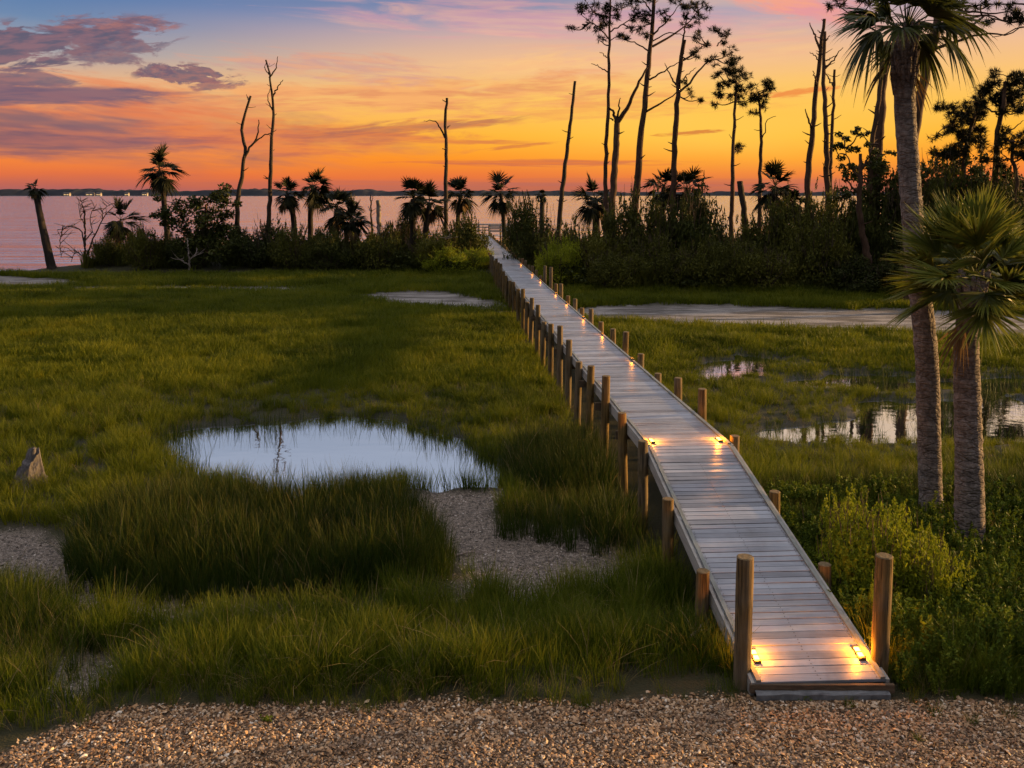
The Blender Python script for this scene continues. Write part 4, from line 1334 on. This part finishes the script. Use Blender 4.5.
bare('dead_tree', 'thick leaning pale trunk behind the front palm head', 'dead tree', 48, zc((480, 640), (505, 460), (540, 300), (575, 150), (600, 30), (640, -120)),
     [(zc((575, 150), (700, 105), (800, 90), (890, 120)), .09), (zc((560, 250), (700, 205), (800, 175), (960, 165), (1000, 145)), .09), (zc((590, 80), (720, 65), (850, 75), (960, 60)), .08), (zc((610, 0), (700, -30), (800, 10)), .08)], .32, .2, mat='bark_pine', stubs=5)
crowned('pine_tree', 'slender left trunk of two behind the front palm head', 'pine', 56, zr((95, 340), (105, 260), (118, 170), (128, 90), (135, 20), (140, -60)), [(zc((300, 160), (200, 100), (100, 30), (20, 10)), .06)],
        kc([(200, 20, 40, 28), (120, 15, 30, 18), (60, 20, 25, 14), (260, 10, 50, 30), (150, -20, 60, 20), (150, 85, 14, 10)]), r=.2, r1=.11, stubs=10, dens=.6)
bare('dead_tree', 'thicker right trunk of two behind the front palm head', 'dead tree', 57, zr((118, 330), (125, 250), (132, 170), (140, 80), (150, 0), (156, -60)), [], .33, .22, mat='bark_pine', stubs=16)
e, p_, en, o0 = bare('dead_tree', 'thorny bare bush tree spreading at the left waterline', 'dead tree', 69.5, z1((335, 500), (338, 440), (335, 340), (345, 280)),
     [(z1((345, 460), (380, 380), (420, 310), (480, 250)), .07), (z1((335, 420), (320, 370), (265, 345), (225, 375), (215, 360)), .06), (z1((340, 400), (365, 370), (360, 310), (390, 260)), .05),
      (z1((335, 470), (290, 450), (262, 490)), .05), (z1((336, 340), (310, 300), (305, 270)), .04), (z1((342, 300), (345, 260), (352, 225)), .04), (z1((410, 320), (400, 280), (445, 245)), .04), (z1((250, 345), (240, 400), (245, 470)), .05)], .13, .05, stubs=0, twigs=9)
bare('dead_tree', 'pale fallen twiggy branch against the round dark bush', 'dead tree', 66, z1((752, 530), (755, 480), (750, 420), (745, 395)), [(z1((755, 480), (775, 460), (780, 440)), .05), (z1((752, 500), (735, 480), (728, 470)), .05)], .09, .03, mat='snag_pale', stubs=0, twigs=5)
bare('dead_tree', 'pale twisted bare shrub below the twin headed palms', 'dead tree', 66.5, z2((655, 640), (650, 600), (640, 560)), [(z2((650, 600), (620, 560), (615, 540)), .05), (z2((645, 580), (665, 560), (660, 540)), .05)], .08, .03, mat='snag_pale', stubs=0, twigs=6)
bare('dead_tree', 'bare thin trunk with red brown twigs left of the lone grey pole', 'dead tree', 71, z2((405, 540), (402, 480), (398, 400)), [(z2((402, 470), (385, 440)), .05), (z2((400, 430), (410, 405)), .04)], .14, .04, stubs=6)

# pines
crowned('pine_tree', 'slender pale pine with a wide crown at left of the pines', 'pine', 64, [(606, 232), (606, 170), (608, 100), (609, 60), (610, 20), (610, -15)],
        [(z4((345, 232), (320, 210), (296, 194)), .05), (z4((345, 185), (315, 176)), .04), (zt((228, 180), (180, 140), (90, 90)), .06), (zt((230, 150), (300, 110), (360, 70)), .06), (zt((232, 80), (150, 60), (110, 20)), .06), (zt((230, 190), (280, 170), (310, 180)), .04)],
        kt([(40, 130, 32, 18), (95, 130, 40, 18), (95, 60, 40, 30), (150, 30, 60, 32), (220, 40, 50, 40), (200, 95, 45, 30), (265, 75, 40, 30), (300, 30, 50, 35), (150, 140, 30, 18), (195, 190, 16, 18), (290, 185, 24, 18), (345, 65, 35, 30), (130, -20, 70, 30), (250, -30, 70, 30), (190, 130, 30, 18), (345, 130, 30, 18)]), r=.2, r1=.06, stubs=8)
crowned('pine_tree', 'tall dark pine with long rising arms, second pine from left', 'pine', 63, [(634, 236), (637, 190), (641, 140), (647, 80), (651, 45), (654, 10), (655, -30)],
        [(zt((400, 520), (470, 480), (535, 438), (545, 436)), .08), (zt((418, 370), (480, 335), (550, 298)), .07), (zt((432, 215), (520, 165), (590, 115), (655, 40)), .09), (zt((430, 165), (500, 95), (545, 30)), .07), (zt((410, 235), (360, 195), (320, 175), (270, 165)), .06), (zt((425, 50), (380, 10), (330, -15)), .06), (zt((432, 190), (500, 158), (600, 180)), .05)],
        kt([(375, 85, 42, 35), (410, 60, 35, 30), (480, 60, 24, 20), (500, 95, 26, 16), (395, 15, 35, 22), (350, 15, 32, 20), (545, 15, 40, 18), (590, 40, 20, 16), (650, 15, 50, 24), (690, 15, 26, 30), (665, 75, 35, 20), (390, 160, 16, 22), (320, 165, 20, 14), (610, 20, 40, 22), (460, -20, 60, 24), (385, 120, 30, 20)]), r=.3, r1=.10, stubs=12)
crowned('pine_tree', 'pine with forked limbs sweeping right, third pine from left', 'pine', 65, [(673, 236), (674, 180), (677, 105), (680, 70), (684, 40)],
        [(zt((575, 280), (640, 240), (680, 205), (720, 180)), .08), (zt((560, 425), (610, 380), (650, 325), (700, 280), (770, 260), (830, 230)), .09), (zt((540, 395), (515, 330), (500, 282)), .07), (zt((565, 385), (595, 345), (625, 325)), .05), (zt((570, 190), (575, 120), (580, 70)), .07), (zt((575, 250), (590, 200)), .04), (zt((730, 215), (760, 180), (790, 160)), .05)],
        kt([(610, 95, 36, 22), (560, 100, 25, 18), (600, 130, 40, 18), (650, 150, 26, 22), (685, 150, 28, 22), (720, 110, 34, 26), (745, 140, 35, 24), (785, 165, 24, 24), (710, 185, 30, 16), (610, 240, 28, 18), (630, 265, 20, 12), (760, 195, 26, 14), (730, 265, 30, 14), (700, 275, 22, 14), (780, 245, 26, 18), (825, 225, 28, 26), (590, 375, 24, 16), (625, 430, 20, 22), (650, 465, 14, 12), (800, 285, 16, 8)]), r=.26, r1=.14, stubs=6, dens=.8)
crowned('pine_tree', 'small dense round headed pine, left of a shorter twin', 'pine', 66, z4((740, 700), (745, 500), (753, 360), (757, 260)), [(z4((752, 420), (735, 405)), .03), (z4((748, 490), (765, 480), (785, 472)), .05), (z4((756, 300), (715, 300)), .05), (z4((757, 270), (800, 245)), .05)],
        k4([(755, 215, 42, 22), (800, 225, 34, 22), (700, 235, 22, 14), (700, 292, 30, 16), (745, 300, 36, 20), (700, 328, 18, 10), (785, 325, 26, 16), (760, 262, 36, 16), (790, 475, 24, 12), (770, 470, 14, 10), (725, 225, 30, 18), (790, 280, 30, 18), (730, 265, 24, 12)]), r=.2, r1=.08, stubs=6, dens=1.6)
crowned('pine_tree', 'shorter twin of the round headed pine, with a narrow head', 'pine', 65, z4((830, 720), (832, 560), (833, 400), (830, 300)), [(z4((833, 450), (842, 420), (848, 385), (872, 374)), .05), (z4((832, 400), (815, 395)), .03)],
        k4([(852, 270, 24, 18), (838, 290, 30, 18), (828, 325, 30, 18), (860, 300, 20, 14), (805, 365, 24, 8), (845, 345, 18, 10), (812, 310, 20, 16)]), r=.19, r1=.08, stubs=6, dens=1.6)
crowned('oak_tree', 'scraggly leafy tree with round tufts beside the two rear trunks', 'tree', 53, zr((92, 660), (75, 560), (58, 440), (62, 380), (64, 300)), [(zr((62, 390), (40, 330), (30, 280)), .07), (zr((62, 360), (90, 300), (110, 270)), .07), (zr((60, 430), (20, 390), (0, 340)), .07)],
        kr([(30, 235, 24, 16), (60, 225, 20, 12), (75, 245, 20, 12), (20, 265, 24, 18), (90, 270, 22, 14), (10, 300, 26, 18), (50, 290, 26, 18), (110, 300, 22, 16), (0, 340, 24, 20), (95, 330, 30, 20), (40, 340, 26, 16), (130, 335, 26, 18), (110, 370, 30, 24), (20, 380, 20, 20), (145, 300, 20, 12)]), mat='shrub_dark', leaf=(.12, 6), r=.26, r1=.09, bark='bark_pine', stubs=2, dens=1.1)
crowned('pine_tree', 'tall right hand pine with a dark layered crown', 'pine', 55, zr((492, 440), (500, 330), (512, 220), (520, 140), (526, 70)), [(zr((520, 240), (560, 220), (600, 190)), .06), (zr((516, 180), (480, 150), (470, 120)), .07), (zr((520, 150), (570, 120), (590, 100)), .07)],
        kr([(520, 55, 44, 24), (545, 75, 40, 24), (500, 85, 34, 20), (560, 110, 40, 24), (490, 125, 34, 20), (535, 130, 36, 20), (580, 140, 36, 22), (480, 100, 20, 14), (570, 65, 34, 20), (520, 165, 30, 16), (560, 165, 34, 14), (600, 100, 40, 30)]), r=.3, r1=.1, stubs=6, dens=1.5)
crowned('pine_tree', 'broad leaning pine with a lacy crown, right of the front palm trunk', 'pine', 56, zr((392, 460), (400, 350), (418, 240), (430, 180), (440, 140)), [(zr((412, 260), (370, 230), (330, 210), (280, 240)), .08), (zr((420, 230), (460, 190), (470, 150)), .07), (zr((405, 300), (360, 270), (310, 300)), .07)],
        kr([(440, 115, 40, 24), (400, 135, 40, 22), (360, 150, 40, 22), (345, 180, 36, 22), (330, 215, 34, 22), (290, 245, 30, 14), (360, 215, 36, 22), (400, 180, 40, 26), (440, 165, 36, 24), (470, 190, 36, 22), (450, 220, 36, 22), (385, 250, 40, 26), (350, 270, 40, 28), (345, 310, 40, 30), (430, 270, 36, 24), (300, 305, 34, 16), (460, 260, 30, 20), (480, 150, 26, 18), (270, 300, 24, 12), (385, 300, 36, 22)]), r=.24, r1=.09, stubs=2, dens=1.3)
crowned('pine_tree', 'short pine at the right frame edge with a ragged crown', 'pine', 54, zr((556, 450), (562, 380), (560, 300), (556, 260)), [(zr((560, 330), (590, 280)), .06), (zr((558, 320), (530, 300)), .06)],
        kr([(550, 250, 36, 22), (580, 265, 36, 24), (535, 285, 34, 22), (570, 300, 34, 20), (545, 320, 30, 18), (590, 320, 36, 20), (515, 330, 24, 12), (575, 240, 24, 14), (600, 290, 30, 24)]), r=.22, r1=.09, stubs=3, dens=1.5)
crowned('pine_tree', 'overhanging pine whose needled limbs enter the top right corner', 'pine', 47, [(1062, 330), (1060, 200), (1052, 100), (1040, 20), (1035, -40)],
        [(zc((1160, 60), (1080, 80), (1000, 110), (900, 120), (800, 90)), .08), (zc((1180, 130), (1080, 120), (1000, 145), (940, 170)), .06), (zc((1150, 20), (1000, 20), (860, 15)), .07), (zc((1150, -30), (900, -40), (750, -20)), .08)],
        kc([(920, 50, 50, 34), (900, 95, 40, 24), (960, 80, 30, 22), (780, 15, 60, 22), (870, 15, 26, 14), (745, 45, 22, 12), (640, 155, 34, 22), (690, 170, 28, 22), (800, 130, 26, 18), (1005, 115, 34, 22), (830, -20, 60, 20), (680, 20, 40, 30), (720, 0, 40, 18)]), r=.32, r1=.12, stubs=6, dens=.8)

crowned('bushy_tree', 'large rounded dark bushy tree below the tall slim left palm', 'tree', 69, [(204, 272), (203, 250), (205, 225), (207, 205)], [([(203, 250), (185, 232), (168, 216)], .08), ([(204, 240), (222, 222), (236, 206)], .08), ([(204, 232), (196, 212), (190, 200)], .06)],
        [(x / 4, 140 + y / 4, a / 4, c / 4) for x, y, a, c in [(850, 222, 60, 34), (790, 245, 60, 34), (720, 250, 50, 26), (690, 285, 60, 34), (650, 300, 40, 26), (900, 240, 60, 32), (940, 250, 40, 22), (760, 300, 70, 44), (840, 290, 80, 50), (890, 320, 60, 44), (740, 350, 60, 50), (820, 370, 90, 60), (900, 390, 80, 60), (770, 430, 90, 60), (860, 450, 110, 60), (690, 330, 40, 26), (960, 420, 60, 50), (925, 300, 40, 30)]],
        mat='shrub_dark', leaf=(.15, 7), r=.2, r1=.08, bark='bark_pine', stubs=0, dens=.9)

crowned('bushy_tree', 'dark leafy tree filling the gap just right of the front palm trunk', 'tree', 57, zr((300, 470), (305, 420), (310, 380)), [(zr((305, 420), (270, 380), (255, 360)), .07), (zr((306, 410), (340, 370), (370, 350)), .07)],
        kr([(280, 345, 50, 30), (330, 350, 60, 34), (390, 360, 60, 36), (440, 350, 50, 34), (300, 390, 70, 40), (360, 400, 80, 44), (430, 400, 70, 44), (270, 430, 60, 40), (340, 440, 90, 44), (420, 445, 90, 44), (470, 390, 40, 36), (250, 380, 30, 30)]), mat='shrub_dark', leaf=(.14, 6), r=.22, r1=.09, bark='bark_pine', stubs=0, dens=.9)
crowned('bushy_tree', 'dim leafy tree with hanging moss like foliage left of the front palm trunk', 'tree', 56, zr((120, 470), (118, 400), (112, 340)), [(zr((118, 400), (90, 370), (70, 350)), .06), (zr((116, 380), (150, 350), (170, 340)), .06)],
        kr([(100, 330, 34, 34), (140, 350, 40, 40), (75, 380, 30, 40), (120, 390, 50, 44), (165, 390, 40, 40), (30, 420, 40, 30), (90, 430, 60, 40), (150, 440, 70, 40), (0, 440, 40, 26)]), mat='shrub_dark', leaf=(.14, 4), r=.2, r1=.08, bark='bark_pine', stubs=0, dens=.9)
crowned('bushy_tree', 'dark leafy tree at right edge below the ragged short pine', 'tree', 56.5, zr((530, 480), (535, 430), (540, 400)), [(zr((535, 430), (500, 400), (480, 390)), .06), (zr((536, 430), (570, 400), (590, 380)), .06)],
        kr([(500, 400, 44, 30), (545, 395, 50, 32), (590, 390, 44, 34), (620, 400, 40, 40), (520, 440, 70, 34), (580, 440, 80, 36), (470, 430, 40, 30)]), mat='shrub_dark', leaf=(.14, 6), r=.2, r1=.08, bark='bark_pine', stubs=0, dens=.9)

# undergrowth thicket: shrubs, each its own
dk, ol, br, gd = 'dark', 'olive', 'bright', 'gold'
SHR = [  # px, top, foot, half width, distance, kind
    (196, 236, 273, 30, 68.5, dk, 'dark low bush under the large rounded dark tree'),
    (112, 240, 270, 20, 70, ol, 'small ragged bush under the short palm by the waterline'),
    (148, 232, 272, 26, 68.5, ol, 'mid green bush between the short palm and the round dark bush'),
    (258, 228, 275, 34, 69, dk, 'dark bush at the foot of the two left snags'),
    (295, 232, 277, 28, 67.5, ol, 'olive bush below the pair of palms on the left bank'),
    (330, 238, 279, 28, 67, dk, 'dark bush under the palm with a hanging skirt'),
    (378, 236, 279, 30, 67, ol, 'low bush round the foot of the lone grey pole'),
    (400, 222, 278, 26, 70, dk, 'dark shrub between the lone grey pole and the twin headed palms'),
    (432, 236, 280, 30, 66.5, ol, 'green bush under the twin headed palms'),
    (452, 252, 283, 30, 65, br, 'bright yellow green bush left of the boardwalk on the far bank'),
    (482, 252, 280, 16, 65.5, br, 'small bright bush squeezed against the left boardwalk posts'),
    (462, 222, 280, 28, 70, dk, 'dark shrub behind the bright bush left of the boardwalk'),
    (528, 214, 275, 30, 62, dk, 'dark tall bush leaning over the far right side of the deck'),
    (568, 232, 285, 34, 59, ol, 'olive bush behind the far right deck posts'),
    (602, 236, 292, 36, 57, ol, 'olive bush below the forked dead tree'),
    (560, 246, 288, 26, 56, br, 'lighter green low bush beside the far right deck posts'),
    (640, 206, 295, 40, 58, ol, 'olive bush at the foot of the second pine'),
    (664, 244, 297, 34, 54.5, ol, 'feathery front bush midway along the right thicket'),
    (612, 256, 295, 30, 54, ol, 'low feathery bush at the left front of the right thicket'),
    (690, 202, 297, 40, 58, dk, 'tall dark bush below the forked limb pine'),
    (720, 244, 298, 36, 54, ol, 'low green bush in front of the small round headed pine'),
    (740, 232, 298, 38, 58, ol, 'olive bush around the short broken pole'),
    (765, 252, 300, 36, 53.5, ol, 'low feathery bush right of centre in the right thicket front'),
    (782, 212, 298, 38, 57, ol, 'yellowish bush below the broad palm left of the dead trio'),
    (815, 226, 300, 40, 54, ol, 'green bush under the three dead trunks'),
    (850, 262, 302, 40, 52.5, dk, 'low grey green bush at the right front end of the thicket'),
    (834, 202, 300, 36, 57, ol, 'upright olive shrub between the dead trio and the scraggly leafy tree'),
    (880, 190, 302, 40, 55, dk, 'tall dark shrub mass behind the front palm trunk'),
    (930, 186, 302, 44, 55, dk, 'tall dark shrub below the broad leaning pine'),
    (985, 200, 304, 46, 54, dk, 'tall dark shrub below the layered right hand pine'),
    (1035, 205, 306, 44, 52, dk, 'dark shrub at the right frame edge behind the young palm'),
    (915, 250, 304, 40, 51, dk, 'low dark shrub behind the fronds of the young palm at left'),
]
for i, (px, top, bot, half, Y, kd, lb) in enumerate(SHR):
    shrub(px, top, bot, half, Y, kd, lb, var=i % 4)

# low fringe of sedge and brush that runs along the foot of both thickets
def fringe():
    src = []
    for s in range(4):
        src.append(tuft_mesh('brush', M['shrub_olive'], 60, 1.0, .3, .35, .05, 3, seed=200 + s))
    b, st = shrub_mesh('dark', 300, .06, 8, 90, sprigs=20)
    me = b.mesh('brush_leaf'); me.materials.append(M['shrub_dark']); src.append(me)
    x, y = spread(-40, 50, 48, 84, 1.6)
    bk = sdist(BANK, x, y) + 2 * fbm(x * .3, y * .3)
    keep = (bk < -1.0) & (np.abs(walk_off(x, y)) > 1.6)
    x, y = x[keep], y[keep]
    ix = rng.choice([0, 1, 2, 3, 4, 4, 4], len(x))
    sc = .7 + .9 * rng.random(len(x))
    scatter('undergrowth', np.c_[x, y, height(x, y)], ix, np.c_[sc * 1.2, sc * 1.2, sc], src, 'dark low undergrowth filling the ground beneath the trees of the far bank', 'undergrowth', tilt=.06)


fringe()

# ------------------------------------------------------------------ the two palms at the right
YP = G(934, 528, -.15)[1]
palm([(932, 530), (931, 440), (926, 350), (917, 265), (909, 165), (905, 85), (905, 34)], YP, 68, 'tall rough trunked palm at right whose head leaves the frame top', nf=30, fan=1.35, hand=[(3.3, .6, .46, .58, 1.9), (.1, .55, .66, .70, 1.0), (-.45, .3, .52, .62, 1.6), (.6, .2, .42, .55, 1.6)], r=.172, rt=.155, mat='palm_near', bark='bark_palm', el_lo=.38, el_hi=1.45, nl=46, w=.024, dead=2, segs=6, name='palm_tree', ratio=.46, droop=.5, boots=46)
YQ = YP - 1.3
palm([(970, 560), (969, 470), (968, 400), (968, 335), (974, 282)], YQ, 82, 'shorter palm at right with a bright bushy head in frame', nf=42, fan=1.25, r=.20, rt=.165, mat='palm_bright', bark='bark_palm', el_lo=-.4, el_hi=1.45, nl=42, w=.024, dead=1, segs=6, name='palm_tree', ratio=.44, droop=.2, boots=30)

# shrubs and weeds at right front
NG = 'shrubs at the right front'
Yb = G(870, 640, -.1)[1]
shrub(872, 505, 640, 66, Yb + 1.2, 'near_bright', 'bright yellow green leafy shrub at right front, below the two palm trunks', group=NG)
shrub(990, 515, 620, 52, YP - .9, 'near_gold', 'golden brown leafy shrub at the right edge, in front of the shorter palm', group=NG, var=1)
shrub(925, 540, 655, 40, Yb + .9, 'near_bright', 'fresh green shrub in front of the tall palm foot, right of the largest bright shrub', group=NG, var=3)
shrub(874, 588, 680, 13, A3[1] + 1.35, 'near_bright', 'little bright sprig bush just left of the amber lit post', group=NG, var=1)
shrub(848, 500, 620, 30, Yb + 2.6, 'near_bright', 'bright leafy shrub beside the right edge of the ramp, left of the larger bright shrub', group=NG, var=2)


def weeds():
    r = np.random.default_rng(5)
    src = []
    for s in range(5):
        b = MB()
        for k in range(5):
            a = rng.random() * 6.3; top = np.array([math.cos(a) * .1, math.sin(a) * .1, .32 + .2 * rng.random()])
            b.tube([[top[0] * .3, top[1] * .3, -.02], top * .6, top], [.004, .003, .002], 4, cap=False)
            for u in np.linspace(.15, 1, 14):
                leaves(b, top * [u, u, u], np.array([.035, .035, .02]) * (1.4 - u), 4, .026)
        me = b.mesh('weed'); me.materials.append(M['weed']); src.append(me)
    for s in range(3):
        src.append(tuft_mesh('weed_grass', M['shore'], 30, .5, .12, .4, .008, 5, seed=90 + s))
    x, y = spread(4.0, 14, 9.2, 18.5, 60)
    g = masks(x, y)[0]; off = walk_off(x, y)
    keep = (off > .9) & (g > .12) & (y < 16.3)
    x, y, g = x[keep], y[keep], g[keep]
    sc = (.8 + .7 * rng.random(len(x))) * (.5 + .5 * smooth(.1, .6, g))
    scatter('weeds', np.c_[x, y, height(x, y)], rng.integers(0, 8, len(x)), np.c_[sc, sc, sc], src, 'leafy mixed weeds and grass right of the ramp', 'weeds', tilt=.15)


weeds()


# ------------------------------------------------------------------ small things
def weed_tuft(px, py, s, label, leafy=False):
    x, y, _ = G(px, py, 0); z = hz(x, y)
    b = MB(); n = 46 if not leafy else 10
    me = tuft_mesh('weed_tuft', M['shore'], n, .17 * s, .07 * s, .8, .006, 4, seed=int(px))
    if leafy:
        for k in range(14):
            leaves(b, np.array([rng.normal(0, .05), rng.normal(0, .05), .03 + .05 * rng.random()]) * s, np.array([.03, .03, .02]), 5, .018)
        me = b.mesh('weed_tuft'); me.materials.append(M['weed'])
    o = bpy.data.objects.new('weed_tuft', me); C.objects.link(o); o.location = (x, y, z)
    tag(o, label, 'weed', 'weeds growing in the gravel')


weed_tuft(935, 713, 1.1, 'grassy weed growing in the gravel below the right weeds')
weed_tuft(972, 722, .8, 'flat small weed in the gravel right of the tallest gravel weed')
weed_tuft(1010, 716, .9, 'weed tuft in the gravel at the right frame edge')
weed_tuft(848, 705, .8, 'little weed at the gravel edge just right of the concrete footing')
weed_tuft(918, 739, .55, 'tiny weed lowest in the gravel at right')
weed_tuft(266, 719, .5, 'tiny leafy green weed alone in the gravel at left', True)
weed_tuft(586, 694, .5, 'short weed at the gravel edge left of the footing')
weed_tuft(805, 697, .8, 'weed sprouting in front of the concrete footing', True)

x, y, _ = G(28, 486, -.3); z = hz(x, y)
e = empty('tree_stump', (x, y, z - .05), 'pointed weathered grey stump in the grass at left', 'stump')
e.scale = (.95, .95, 1.15)
b = MB(); n_ = 11; sd = 16
zz = np.linspace(0, .62, n_)
th = np.linspace(0, 2 * PI, sd, endpoint=False)
v = []
for i, q in enumerate(zz):
    f = q / .62
    rr = (.42 - .27 * f ** .7) * (1 + .16 * np.sin(th * 3 + 1) * (1 - .4 * f) + .10 * np.sin(th * 5 + 2 * f) + rng.normal(0, .03, sd))
    jag = (f > .7) * (.13 * np.sin(th + .4) + .03 * np.sin(th * 4) + rng.normal(0, .02, sd))
    v.append(np.c_[np.cos(th) * rr + .10 * f, np.sin(th) * rr, np.full(sd, q) + jag])
v = np.array(v).reshape(-1, 3)
b.add(v, [[r_ * sd + c_, r_ * sd + (c_ + 1) % sd, (r_ + 1) * sd + (c_ + 1) % sd, (r_ + 1) * sd + c_] for r_ in range(n_ - 1) for c_ in range(sd)])
b.add(np.vstack([v[-sd:], [[.1, 0, .50]]]), [[i, (i + 1) % sd, sd] for i in range(sd)])
b.tube([(.14, .0, .5), (.15, 0, .66), (.17, 0, .74)], [.07, .055, .03], 8, .3)
b.build('stump_wood', M['stump'], e)
for (px, py, L, a, lb) in ((697, 653, .30, .6, 'small pale bleached stick in the grass left of the tall greenish post'), (470, 545, .5, .2, 'thin grey stick lying on the bare mud by the pond')):
    x, y, _ = G(px, py, -.2); z = hz(x, y)
    b = MB(); d = np.array([math.cos(a), .3, .25 if px > 600 else .02]) * L
    p = np.array([-d / 2, d * 0 + [0, 0, .03], d / 2]) + [0, 0, .22 if px > 600 else .03]
    b.tube(resample(p, 6), np.linspace(.022, .008, 6), 7, .3)
    b.tube([p[1], p[1] + d * .3 + [0, .03, .06]], [.012, .005], 5)
    o = b.build('driftwood', M['snag_pale'], None, (x, y, z)); tag(o, lb, 'driftwood')
